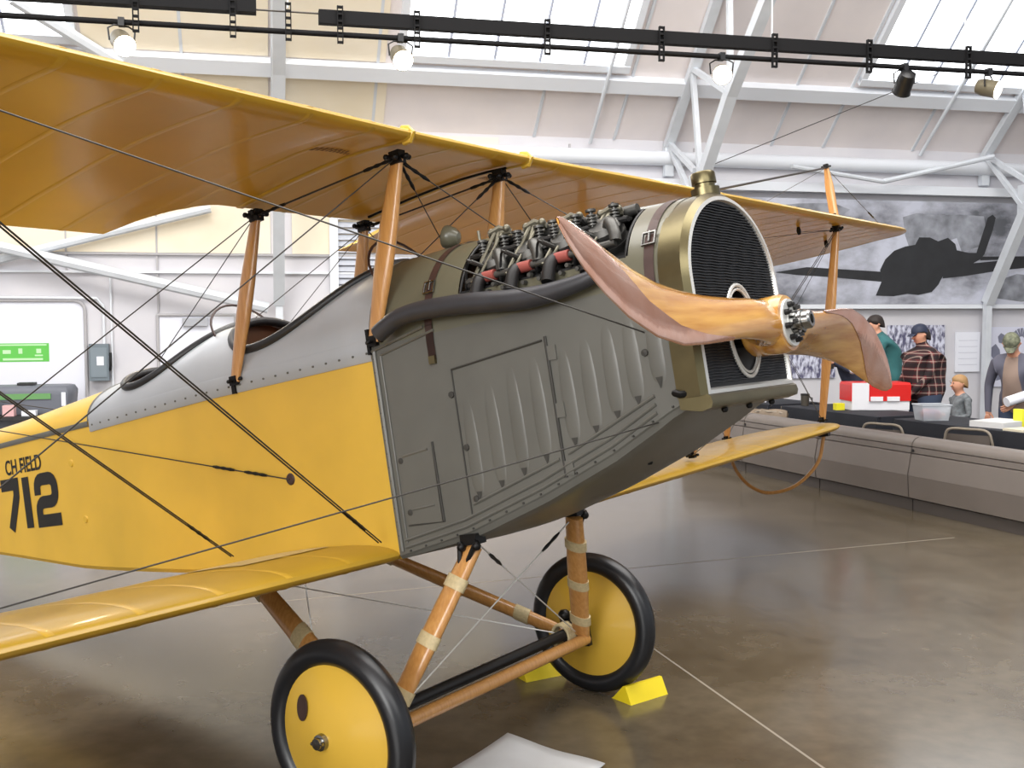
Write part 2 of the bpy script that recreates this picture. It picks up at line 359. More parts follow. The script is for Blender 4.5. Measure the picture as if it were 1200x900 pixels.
lamp(3.54, (.5, -.75, -.3), True, 'lit stage lamp rightmost on the rail', BEIGE)
# ================================================================== BACKGROUND OBJECTS
# --- mural: a huge printed photograph of a fighter aeroplane in the sky
def cloud_mat():
    m = mat('printed cloudy sky', (178, 182, 196), .6)
    nt = m.node_tree; N = nt.nodes; L = nt.links; b = N['Principled BSDF']
    t = N.new('ShaderNodeTexCoord'); n = N.new('ShaderNodeTexNoise'); n.inputs['Scale'].default_value = .75; n.inputs['Detail'].default_value = 7; n.inputs['Roughness'].default_value = .6
    mp = N.new('ShaderNodeMapping'); mp.inputs['Scale'].default_value = (.8, 1, 1.3); mp.inputs['Location'].default_value = (1.3, 0, .4); L.new(t.outputs['Object'], mp.inputs[0]); L.new(mp.outputs[0], n.inputs['Vector'])
    r = N.new('ShaderNodeValToRGB'); L.new(n.outputs[0], r.inputs[0]); e = r.color_ramp.elements
    e[0].position = .36; e[0].color = lin((92, 94, 100)); e[1].position = .56; e[1].color = lin((196, 199, 212)); k = e.new(.46); k.color = lin((158, 160, 170))
    L.new(r.outputs[0], b.inputs['Base Color']); return m
MU = empty('mural', wl(7.2, .14, 2.0), (0, 0, BE), 'long grey photo mural of a fighter aeroplane in flight on the back wall', 'mural')
mb = MB(); mb.box((0, 0, .83), (7.2, .05, 1.66)); mb.build('printed_sky', cloud_mat(), MU, smooth=False)
MS = mat('printed dark aeroplane', (44, 45, 48), .6, var=.2, scale=4); MG = mat('printed grey foliage', (112, 114, 120), .6, var=.3, scale=5, rgb2=(160, 163, 172))
def flat(name, pts, m, off):
    mb = MB(); P = [(s - 7.2, -off, z - 2.0) for s, z in pts]; Q = [(x, y + .002, z) for x, y, z in P]; n = len(P)
    mb.add(P + Q, [tuple(range(n))] + [(i, (i+1) % n, n + (i+1) % n, n + i) for i in range(n)]); return mb.build(name, m, MU, smooth=False)
flat('printed_foliage', [(6.45, 3.4), (6.7, 3.47), (7.1, 3.44), (7.5, 3.46), (7.95, 3.44), (8.0, 3.2), (7.9, 2.95), (7.55, 2.85), (7.45, 3.08), (7.2, 3.0), (6.9, 2.9), (6.6, 2.85), (6.5, 3.1)], MG, .028)
flat('printed_foliage', [(3.9, 3.5), (4.6, 3.58), (5.2, 3.6), (5.5, 3.5), (5.2, 3.3), (4.6, 3.1), (4.0, 3.0)], MG, .028)
flat('printed_foliage', [(8.1, 2.35), (8.6, 2.5), (9.2, 2.45), (9.3, 2.1), (8.7, 2.04), (8.2, 2.1)], MG, .028)
flat('printed_wing', [(4.2, 2.5), (4.75, 2.585), (5.3, 2.56), (6.1, 2.52), (6.1, 2.36), (5.2, 2.43), (4.6, 2.46)], MS, .031)
flat('printed_fuselage', [(5.98, 2.14), (6.08, 2.36), (6.05, 2.55), (6.14, 2.72), (6.3, 2.86), (6.5, 2.93), (6.68, 2.96), (6.75, 3.08), (6.95, 3.08), (7.1, 3.02), (7.28, 3.08), (7.42, 2.98), (7.45, 2.88), (7.68, 2.84), (7.82, 2.84), (8.02, 3.42), (8.11, 3.47), (8.17, 3.42), (8.12, 3.22), (7.97, 2.82), (7.9, 2.74), (7.62, 2.6), (7.2, 2.46), (7.12, 2.32), (7.0, 2.2), (6.75, 2.15), (6.55, 2.17), (6.3, 2.13)], MS, .034)
flat('printed_wing', [(7.2, 2.62), (7.85, 2.68), (8.5, 2.74), (9.6, 2.86), (10.6, 2.92), (10.6, 2.80), (9.4, 2.66), (8.3, 2.56), (7.6, 2.46), (7.2, 2.42)], MS, .031)
flat('printed_tailplane', [(7.9, 2.78), (9.0, 2.80), (9.0, 2.76), (7.9, 2.72)], MS, .031)

# --- posters and boards on the lower wall
def board(name, s0, s1, z0, z1, m, label, cat, group=None, n=.03):
    o = empty(name, wl((s0+s1)/2, n, z0), (0, 0, BE), label, cat, group)
    mb = MB(); mb.box((0, 0, (z1-z0)/2), (s1-s0, .03, z1-z0)); mb.build('panel', m, o, smooth=False); return o
def collage(name, sc_):
    m = mat(name, (150, 152, 178), .6); nt = m.node_tree; N = nt.nodes; L = nt.links; b = N['Principled BSDF']
    t = N.new('ShaderNodeTexCoord'); v = N.new('ShaderNodeTexVoronoi'); v.inputs['Scale'].default_value = sc_; n = N.new('ShaderNodeTexNoise'); n.inputs['Scale'].default_value = sc_ * 1.4; n.inputs['Detail'].default_value = 5
    mp = N.new('ShaderNodeMapping'); mp.inputs['Scale'].default_value = (1.6, 1, .7); L.new(t.outputs['Object'], mp.inputs[0]); L.new(mp.outputs[0], v.inputs['Vector']); L.new(mp.outputs[0], n.inputs['Vector'])
    r = N.new('ShaderNodeValToRGB'); L.new(n.outputs[0], r.inputs[0]); e = r.color_ramp.elements; e[0].position = .4; e[0].color = lin((86, 84, 112)); e[1].position = .6; e[1].color = lin((214, 216, 232)); L.new(r.outputs[0], b.inputs['Base Color']); return m
CO = collage('printed photo collage', 9)
board('photo_display', 4.25, 5.35, .82, 1.60, CO, 'greyish photo collage on the wall seen beside the far wing strut', 'poster')
board('photo_display', 6.3, 7.35, .75, 1.66, CO, 'tall photo collage on the wall behind the man in the plaid shirt', 'poster')
WP = mat('white paper', (232, 234, 242), .6)
p_ = board('notice_board', 7.56, 8.02, .88, 1.54, WP, 'white notice sheet with faint lines between the collage and the figure poster', 'poster')
for i in range(5):
    mb = MB(); mb.box((0, -.017, .12 + .1 * i), (.36, .003, .008)); mb.build('printed_line', mat('faint print', (196, 198, 210), .7), p_, smooth=False)
p_ = board('figure_poster', 8.10, 9.3, .62, 1.62, mat('pale poster', (214, 216, 232), .6), 'pale poster with a dark grey figure behind the man in the camouflage cap', 'poster')
PG = mat('printed grey figure', (120, 122, 140), .6)
for pts in ([(-.46, .52), (-.34, .36), (-.27, .42), (-.3, .62), (-.38, .72), (-.46, .66)], [(-.32, .74), (-.24, .72), (-.2, .86), (-.28, .9), (-.34, .84)], [(-.36, .1), (-.28, .12), (-.24, .3), (-.32, .32)]):
    mb = MB(); P = [(x, -.018, z) for x, z in pts]; mb.add(P + [(x, -.015, z) for x, y, z in P], [tuple(range(len(P)))]); mb.build('printed_figure', PG, p_, smooth=False)
for k in range(9):
    a = pi * (k + .5) / 9; mb = MB(); c = Vector((.12, -.018, .78)); d = Vector((cos(a), 0, sin(a))); w_ = Vector((-d.z, 0, d.x)) * .012; mb.add([c + d * .06 - w_, c + d * .2 - w_ * 2.2, c + d * .2 + w_ * 2.2, c + d * .06 + w_], [(0, 1, 2, 3)]); mb.build('printed_ray', PG, p_, smooth=False)

# --- left wall: shutter, doors, switch box, sign
DG = mat('grey switch box', (104, 116, 124), .45); 
o = empty('switch_box', wl(-5.8, 0, .97), (0, 0, BE), 'grey electrical switch box with lever and white label on the left wall', 'switch box')
mb = MB(); mb.box((0, -.09, .25), (.25, .16, .5)); mb.build('cabinet', DG, o, smooth=False); mb = MB(); mb.box((.0, -.175, .25), (.21, .012, .4)); mb.build('cover', mat('switch box cover', (118, 130, 138), .4), o, smooth=False)
mb = MB(); mb.box((.02, -.184, .27), (.09, .004, .12)); mb.build('label_plate', WP, o, smooth=False)
mb = MB(); mb.tube([(.135, -.12, .14), (.15, -.16, .2), (.15, -.16, .38)], .018, 8); mb.build('lever', M['black'], o)
mb = MB(); mb.tube([(.06, -.06, .5), (.06, -.06, 1.02), (-.02, -.06, 1.12), (-1.4, -.06, 1.13)], .018, 8); mb.build('conduit', TRIMM, o)
mb = MB(); mb.tube([(.16, -.05, -.1), (.16, -.05, 1.45)], .014, 8); mb.build('conduit', TRIMM, o)
GRN = mat('green sign', (92, 190, 72), .5)
o = empty('safety_sign', wl(-6.78, .0, 1.24), (0, 0, BE), 'bright green safety sign with white marks at the left edge', 'sign')
mb = MB(); mb.box((0, -.012, .12), (.66, .02, .25)); mb.build('plate', GRN, o, smooth=False)
LG = mat('pale green print', (190, 232, 180), .5)
for x, z, w_, h in ((0, .222, .6, .018), (-.0, .03, .5, .028), (.2, .08, .10, .02), (.2, .14, .06, .06), (-.03, .14, .05, .07), (-.2, .13, .1, .05)):
    mb = MB(); mb.box((x, -.024, z), (w_, .003, h)); mb.build('printed_mark', LG, o, smooth=False)
def wdoor(name, s0, s1, z1, rr_):
    pts = [(s0, 0), (s0, z1 - rr_)] + [(s0 + rr_ - rr_ * cos(a), z1 - rr_ + rr_ * sin(a)) for a in [pi/2*k/5 for k in range(1, 6)]] + [(s1 - rr_ + rr_ * sin(a), z1 - rr_ + rr_ * cos(a)) for a in [pi/2*k/5 for k in range(0, 6)]] + [(s1, 0)]
    o = empty(name, wl((s0+s1)/2, 0, 0), (0, 0, BE)); tag(o, kind='structure'); c = (s0 + s1) / 2
    mb = MB(); mb.tube([(s - c, -.035, z) for s, z in pts], .022, 8); mb.build('door_frame', LINEM, o)
    mb = MB(); P = [(s - c, -.02, z) for s, z in pts]; mb.add(P, [tuple(range(len(P)))]); mb.build('door_leaf', mat(name + ' paint', (226, 228, 238), .6), o, smooth=False); return o
wdoor('door_1', -9.4, -5.98, 2.06, .14); d2 = wdoor('door_2', -5.04, -4.0, 1.86, .01)
mb = MB(); mb.box((-.02, -.06, 1.76), (.34, .05, .11)); mb.build('door_closer', mat('grey door closer', (168, 170, 176), .5), d2, smooth=False)
o = empty('louver_shutter', wl(-2.0, .02, 1.75), (0, 0, BE), 'pale slatted louver shutter in a white frame behind the cabane struts', 'shutter')
SL = mat('pale grey slat', (188, 192, 202), .5)
for x, w_ in ((-.62, .12), (.70, .10)):
    mb = MB(); mb.box((x, -.04, .72), (w_, .1, 1.5)); mb.build('shutter_frame', TRIMM, o, smooth=False)
mb = MB(); mb.box((.04, -.04, 1.5), (1.42, .1, .08)); mb.build('shutter_frame', TRIMM, o, smooth=False)
for k in range(16):
    mb = MB(); mb.box((.04, -.03, .04 + .09 * k), (1.24, .012, .085), Matrix.Rotation(radians(-28), 3, 'X')); mb.build('slat', SL, o, smooth=False)
BIN = mat('grey plastic bin', (104, 108, 118), .5)
BX = wl(-6.55, .9, 0); o = empty('storage_bin', BX, (0, 0, BE), 'grey rounded bin with a green label strip, far left behind the tail', 'bin')
mb = MB(); mb.loft([[(sx_ * .55 * k + .0, sy_ * .3 * k, z) for sx_, sy_ in ((-1, -.8), (-.92, -1), (.92, -1), (1, -.8), (1, .8), (.92, 1), (-.92, 1), (-1, .8))] for k, z in ((.82, 0), (1.0, .85), (1.0, .9), (.94, .955), (.86, .965))]); mb.build('body', BIN, o, angle=50)
mb = MB(); mb.box((-.05, -.305, .84), (.72, .02, .07)); mb.build('label_strip', mat('green strip', (98, 150, 88), .5), o, smooth=False)
mb = MB(); mb.box((.46, -.30, .80), (.05, .03, .17)); mb.build('paper_tag', WP, o, smooth=False)
mb = MB(); mb.box((-.02, 0, .985), (.2, .2, .03)); mb.build('lid_handle', M['black'], o, smooth=False)
o = empty('tool_tray', wl(-6.75, 1.42, 0), (0, 0, BE), 'black tray stand with small white boxes in front of the grey bin', 'stand')
mb = MB(); mb.box((0, 0, .60), (.85, .4, .04)); mb.build('tray', M['black'], o, smooth=False)
for x in (-.38, .38):
    for y in (-.16, .16):
        mb = MB(); mb.cyl((x, y, 0), (x, y, .6), .015, n=8); mb.build('leg', M['black'], o)
for x, w_, h, lb, m in ((.07, .13, .13, 'small pink and white carton on the black tray', mat('pink print carton', (220, 176, 176), .6)), (-.12, .12, .18, 'dark gadget box on the black tray left of the carton', M['fitting']), (.3, .16, .06, 'low white dish on the right end of the black tray', WP)):
    q = MB(); q.box((0, 0, h / 2), (w_, .14, h)); c = q.build('carton', m, smooth=False); c.location = wl(-6.75 + x, 1.42, .621); c.rotation_euler = (0, 0, BE); tag(c, lb, 'carton')

# --- grey barrier modules
TX = Vector((-.359, .933, 0)).normalized(); TNV = Vector((-TX.y, TX.x, 0)) * 1      # along; towards the aeroplane side (left)
BAR = mat('grey moulded plastic', (120, 112, 106), .42, var=.04, scale=3); BARD = mat('dark grey plinth', (84, 78, 74), .5)
def barrier(p, L_, label, rz=0):
    o = empty('barrier_section', p, (0, 0, atan2(TX.y, TX.x) + rz), label, 'barrier', 'grey moulded barrier sections')
    # local x along, local y = left side (towards the aeroplane)
    def ext(name, prof_, m, x0=.008, x1=L_ - .008):
        mb = MB(); mb.loft([[(x, y, z) for y, z in prof_] for x in (x0, x1)]); return mb.build(name, m, o, angle=30)
    ext('plinth', [(.0, 0), (.0, .105), (-.2, .105), (-.2, 0)], BARD)
    ext('lower_panel', [(.012, .112), (.05, .125), (.065, .33), (.05, .345), (-.2, .345), (-.2, .112)], BAR)
    ext('upper_panel', [(.065, .332), (.03, .52), (.02, .527), (-.2, .527), (-.2, .332)], BAR)
    ext('top_band', [(.028, .534), (.022, .585), (-.2, .585), (-.2, .534)], BAR)
    ext('top_cap', [(.022, .592)] + [(-.09 + .112 * cos(a), .595 + .085 * sin(a)) for a in [pi * k / 10 for k in range(11)]] + [(-.202, .592)], BAR)
    mb = MB(); mb.cyl((L_ - .03, .032, .556), (L_ - .03, .04, .556), .014, n=10); mb.build('latch_button', M['black'], o)
    return o
B0 = Vector((3.698, 9.738, 0)) + Vector((-.02, 0, 0))
for k, lb in ((-1, 'grey barrier section nearest the camera at the right edge'), (0, 'grey barrier section second from the right edge'), (1, 'grey barrier section behind the far wing tip skid'), (2, 'farthest visible grey barrier section, beneath the biplane nose')):
    barrier(B0 + TX * 1.362 * k, 1.362, lb)

# --- tables with black cloths
CLM = mat('black tablecloth', (30, 33, 42), .75, var=.2, scale=4)
TD = Vector((-.395, .919, 0)).normalized(); TP = Vector((TD.y, -TD.x, 0))
def table(p, L_, label, seed):
    o = empty('folding_table', p, (0, 0, atan2(TD.y, TD.x)), label, 'table', 'display tables')     # local x along, local -y away
    mb = MB(); mb.box((L_/2, -.38, .725), (L_, .74, .03)); mb.build('tabletop', mat('table board', (150, 140, 125), .5), o, smooth=False)
    for x in (.15, L_ - .15):
        for y in (-.1, -.66):
            mb = MB(); mb.cyl((x, y, 0), (x, y, .71), .016, n=8); mb.build('leg', M['cable'], o)
    mb = MB(); rr_ = random.Random(seed); N_ = 70
    per = []
    for k in range(N_):
        q = k / N_ * (2 * L_ + 2 * .78)
        if q < L_: x, y, nx, ny = q, .01, 0, 1
        elif q < L_ + .78: x, y, nx, ny = L_, .01 - (q - L_), 1, 0
        elif q < 2 * L_ + .78: x, y, nx, ny = L_ - (q - L_ - .78), -.77, 0, -1
        else: x, y, nx, ny = 0, -.77 + (q - 2 * L_ - .78), -1, 0
        per.append((x, y, nx, ny, rr_.uniform(-1, 1)))
    rings = [[(L_/2 + (x - L_/2) * s_, -.38 + (y + .38) * s_, .744) for x, y, *_r in per] for s_ in (.02, .98)]
    rings.append([(x, y, .741) for x, y, *_r in per])
    for j in range(1, 7):
        z = .741 - .7 * j / 6; rings.append([(x + nx * (.01 + .03 * j / 6 * (1 + w_)), y + ny * (.01 + .03 * j / 6 * (1 + w_)), z) for x, y, nx, ny, w_ in per])
    mb.loft(rings, caps=False); cl = mb.build('tablecloth', CLM); cl.location = p; cl.rotation_euler = o.rotation_euler
    tag(cl, 'black cloth over ' + label.split(' of ')[0].replace('folding table', 'the table'), 'tablecloth')
    return o
def tpt(a, across, z=.745): return Vector((4.517, 9.388, z)) + TD * a + TP * across
table(tpt(1.82, 0, 0), 1.62, 'folding table under the red and white box, of the far pair', 1)
table(tpt(-.95, 0, 0), 2.55, 'folding table under the clear bin and papers, of the near pair', 2)
table(tpt(3.66, 0, 0), 1.5, 'folding table behind the far wing strut, of the far pair', 3)

def tilt_box(name, p, d, m, label, cat, rz=0, group=None):
    mb = MB(); mb.box((0, 0, d[2]/2), d); o = mb.build(name, m, smooth=False); o.location = p; o.rotation_euler = (0, 0, rz); return tag(o, label, cat, group)
RZ = atan2(TD.y, TD.x) - pi/2
# red and white box
o = empty('carry_box', (4.10, 12.05, .745), (0, 0, .05), 'red and white carry box on the far black table', 'box')
RED = mat('red plastic', (214, 34, 30), .35); WHT = mat('white plastic', (236, 236, 240), .4)
mb = MB(); mb.box((0, 0, .075), (.66, .34, .15)); mb.build('tub', WHT, o, smooth=False)
mb = MB(); mb.loft([[(x, y, z) for x, y in ((-.34, -.18), (.34, -.18), (.34, .18), (-.34, .18))] if z < .29 else [(x * .97, y * .95, z) for x, y in ((-.34, -.18), (.34, -.18), (.34, .18), (-.34, .18))] for z in (.10, .28, .305)]); mb.build('lid', RED, o, smooth=False)
mb = MB(); mb.box((-.235, -.185, .155), (.19, .012, .30)); mb.build('white_strip', WHT, o, smooth=False)
for x, w_ in ((-.05, .14), (.14, .14)):
    mb = MB(); mb.box((x, -.185, .125), (w_, .012, .05)); mb.build('white_tab', WHT, o, smooth=False)
# clear bin with things in it
o = empty('plastic_bin', (4.20, 10.66, .745), (0, 0, .1), 'clear plastic bin of odds and ends on the near black table', 'bin')
mb = MB(); mb.loft([[(x * k, y * k, z) for x, y in ((-.15, -.11), (.15, -.11), (.15, .11), (-.15, .11))] for k, z in ((.85, 0), (.86, .004), (1.0, .155))], caps=False); mb.add([(-.128, -.094, .002), (.128, -.094, .002), (.128, .094, .002), (-.128, .094, .002)], [(0, 1, 2, 3)]); mb.build('tub', mat('clear plastic', (214, 220, 226), .15, alpha=.45), o, smooth=False)
mb = MB(); mb.tube([(-.152, -.112, .156), (.152, -.112, .156), (.152, .112, .156), (-.152, .112, .156), (-.152, -.112, .156), (.152, -.112, .156)], .007, 6); mb.build('rim', mat('clear rim', (200, 206, 212), .3), o)
mb = MB(); mb.ball((-.06, 0, .06), .06, 8); mb.ball((.05, .01, .05), .055, 8); mb.ball((.0, -.03, .07), .05, 8); mb.build('contents', mat('odds and ends', (150, 150, 178), .6, var=.4, scale=14, rgb2=(196, 140, 126)), o, kind='stuff')
# papers, folders
tilt_box('display_case', tpt(.55, .32), (.46, .34, .055), mat('white case', (220, 220, 220), .5), 'flat white case lying on the near table right of the bin', 'case', RZ + .2)
for i, (a, ac, d, lb, c) in enumerate(((.15, .18, (.3, .22, .02), 'cream booklet lying on the near table at the right', (222, 214, 190)), (-.2, .25, (.34, .26, .03), 'stack of pale magazines at the right edge of the near table', (206, 206, 200)), (.12, .46, (.32, .24, .035), 'white folder behind the cream booklet', (226, 228, 232)), (4.2, .2, (.4, .28, .03), 'white papers on the table beyond the far wing strut', (222, 222, 228)), (4.6, .35, (.3, .2, .06), 'small white pack on the table beyond the far wing strut', (206, 204, 210)))):
    tilt_box('booklet', tpt(a, ac), d, mat('paper %d' % i, c, .6), lb, 'booklet', RZ + .3 * i)
tilt_box('yellow_pad', (3.66, 11.93, .745), (.10, .08, .075), mat('yellow pad', (232, 222, 40), .5), 'small yellow block beside the red and white box', 'block', .2)
tilt_box('yellow_card', (4.76, 9.98, .748), (.06, .1, .16), mat('yellow card', (236, 234, 60), .5), 'upright yellow card at the right edge of the near table', 'card', .4)
o = empty('thermos_mug', (3.45, 12.55, .745), (0, 0, 0), 'dark thermos mug on the far table beside the wing strut', 'mug')
mb = MB(); mb.lathe([(.0, 0), (.045, 0), (.05, .12), (.0, .12)], n=18); mb.build('body', mat('dark mug', (70, 66, 58), .4), o); mb = MB(); mb.lathe([(.052, .12), (.052, .14), (.0, .145)], n=18); mb.build('mug_lid', M['black'], o); mb = MB(); mb.tube([(.048, 0, .1), (.085, 0, .09), (.085, 0, .04), (.047, 0, .03)], .007, 6); mb.build('handle', M['black'], o)

# --- folding chairs between barrier and tables
CHM = mat('beige folding chair steel', (150, 140, 126), .4, metal=.2); CHD = mat('brown chair panel', (92, 84, 78), .5)
def chair(p, rz, label, h=.74):
    o = empty('folding_chair', p, (0, 0, rz), label, 'chair', 'folding chairs behind the barrier')     # back at local y=0, seat towards +y
    mb = MB(); mb.tube(smooth_path([(-.22, .02, 0), (-.22, 0, .5), (-.215, -.02, h - .1), (-.17, -.03, h - .01), (0, -.035, h), (.17, -.03, h - .01), (.215, -.02, h - .1), (.22, 0, .5), (.22, .02, 0)], 5), .013, 8); mb.build('back_frame', CHM, o)
    mb = MB(); mb.loft([[(x, -.02 - .03 * (1 - (x/.2)**2), z) for x in (-.20, -.1, 0, .1, .20)] for z in (h - .26, h - .18, h - .05)], closed=False); mb.build('backrest', CHD, o)
    mb = MB(); mb.box((0, .2, .43), (.4, .38, .025)); mb.build('seat', CHD, o, smooth=False)
    for x in (-.19, .19):
        mb = MB(); mb.tube([(x, .02, .48), (x, .38, .42), (x, .42, 0)], .011, 8); mb.build('leg', CHM, o)
chair((3.70, 10.60, 0), -.8, 'beige folding chair in front of the far black table', .715)
chair((4.20, 9.78, 0), -.8, 'beige folding chair in front of the near black table', .745)
chair((2.98, 12.28, 0), -.8, 'folding chair with a tan jacket, beyond the far wing tip', .70)
mb = MB(); rr_ = random.Random(4); rings = []
for i in range(13):
    x = -.26 + .5 * i / 12; rings.append([(x, -.05 - .035 * cos(j) + rr_.uniform(-.014, .014), z + rr_.uniform(-.012, .012) - .04 * abs(x)) for j, z in ((0, .42), (.5, .52), (1, .62), (1.6, .70), (2.4, .735), (3.2, .70), (4, .60), (4.6, .5))])
mb.loft(rings, closed=False); J_ = mb.build('jacket', mat('tan jacket cloth', (146, 130, 112), .8, var=.15, scale=9)); J_.location = (2.98, 12.28, 0); J_.rotation_euler = (0, 0, -.8); tag(J_, 'tan jacket draped over the folding chair beyond the wing tip', 'jacket')

# --- chocks, floor sheet
def chock(p, rz, label):
    o = empty('wheel_chock', p, (0, 0, rz), label, 'chock', 'yellow wheel chocks at the far wheel')
    mb = MB(); mb.loft([[(x, -.055, 0), (x, .075, 0), (x, .06, .01), (x, -.0, .075), (x, -.015, .075)] for x in (-.12, .12)]); mb.build('block', M['chock'], o, smooth=False)
    mb = MB(); mb.tube([(.12, .0, .03), (.14, .0, .045), (.15, .0, .03), (.135, 0, .02), (.12, 0, .03)], .004, 6); mb.build('ring', M['steel'], o)
chock((.597, 4.891, 0), radians(38), 'yellow wheel chock in front of the far wheel')
chock((.14, 5.20, 0), radians(30), 'yellow wheel chock behind the far wheel')
mb = MB(); N_ = 12; A_, B_, C_, D_ = Vector((-.025, 4.40, 0)), Vector((.36, 4.11, 0)), Vector((-.02, 3.45, 0)), Vector((-.42, 3.80, 0))
vs = []
for i in range(N_ + 1):
    for j in range(N_ + 1):
        u, v = i / N_, j / N_; p = A_.lerp(B_, u).lerp(D_.lerp(C_, u), v); lift = .012 * max(0, 1 - (u + v) / .35) ** 1.5 + .012 * sin(u * 9) * sin(v * 4 + 1) * .3 + .008
        vs.append(p + Vector((0, 0, lift)))
mb.add(vs, [(i*(N_+1)+j, (i+1)*(N_+1)+j, (i+1)*(N_+1)+j+1, i*(N_+1)+j+1) for i in range(N_) for j in range(N_)])
DS = mb.build('drip_sheet', mat('white drip sheet', (212, 213, 214), .6, var=.04)); tag(DS, 'white drip sheet lying on the concrete floor between the nose and the camera', 'sheet')
so = DS.modifiers.new('t', 'SOLIDIFY'); so.thickness = .004

# ================================================================== PEOPLE
SKIN = mat('skin', (206, 150, 122), .5); HAIRB = mat('dark brown hair', (40, 30, 26), .6); HAIRF = mat('fair hair', (168, 132, 88), .6); EYE = mat('eye', (40, 30, 26), .3); LIP = mat('lips', (176, 108, 96), .5)
JEAN = mat('blue jeans', (62, 74, 98), .75); SHOE = mat('dark shoes', (40, 38, 38), .5); NAVY = mat('navy cloth', (34, 38, 58), .75, var=.1)
def plaid():
    m = mat('plaid flannel', (60, 22, 26), .8); nt = m.node_tree; N = nt.nodes; L = nt.links; b = N['Principled BSDF']
    t = N.new('ShaderNodeTexCoord'); s_ = N.new('ShaderNodeSeparateXYZ'); L.new(t.outputs['Object'], s_.inputs[0])
    ad = N.new('ShaderNodeMath'); ad.operation = 'MULTIPLY_ADD'; ad.inputs[1].default_value = .3; L.new(s_.outputs[1], ad.inputs[0]); L.new(s_.outputs[0], ad.inputs[2])
    def band(src, per, w_, ph):
        a = N.new('ShaderNodeMath'); a.operation = 'ADD'; a.inputs[1].default_value = ph; L.new(src, a.inputs[0])
        q = N.new('ShaderNodeMath'); q.operation = 'PINGPONG'; q.inputs[1].default_value = per / 2; L.new(a.outputs[0], q.inputs[0])
        c = N.new('ShaderNodeMath'); c.operation = 'LESS_THAN'; c.inputs[1].default_value = w_; L.new(q.outputs[0], c.inputs[0]); return c.outputs[0]
    def mix(fac, a, col, amt=1):
        x = N.new('ShaderNodeMixRGB'); k = N.new('ShaderNodeMath'); k.operation = 'MULTIPLY'; k.inputs[1].default_value = amt; L.new(fac, k.inputs[0]); L.new(k.outputs[0], x.inputs[0])
        if isinstance(a, tuple): x.inputs[1].default_value = a
        else: L.new(a, x.inputs[1])
        x.inputs[2].default_value = col; return x.outputs[0]
    c = mix(band(s_.outputs[2], .09, .024, 0), lin((96, 26, 32)), lin((22, 18, 22)), .85)
    c = mix(band(ad.outputs[0], .09, .024, 0), c, lin((22, 18, 22)), .7)
    c = mix(band(s_.outputs[2], .09, .006, .045), c, lin((206, 186, 172)), .36)
    c = mix(band(ad.outputs[0], .09, .006, .045), c, lin((206, 186, 172)), .36)
    L.new(c, b.inputs['Base Color']); return m
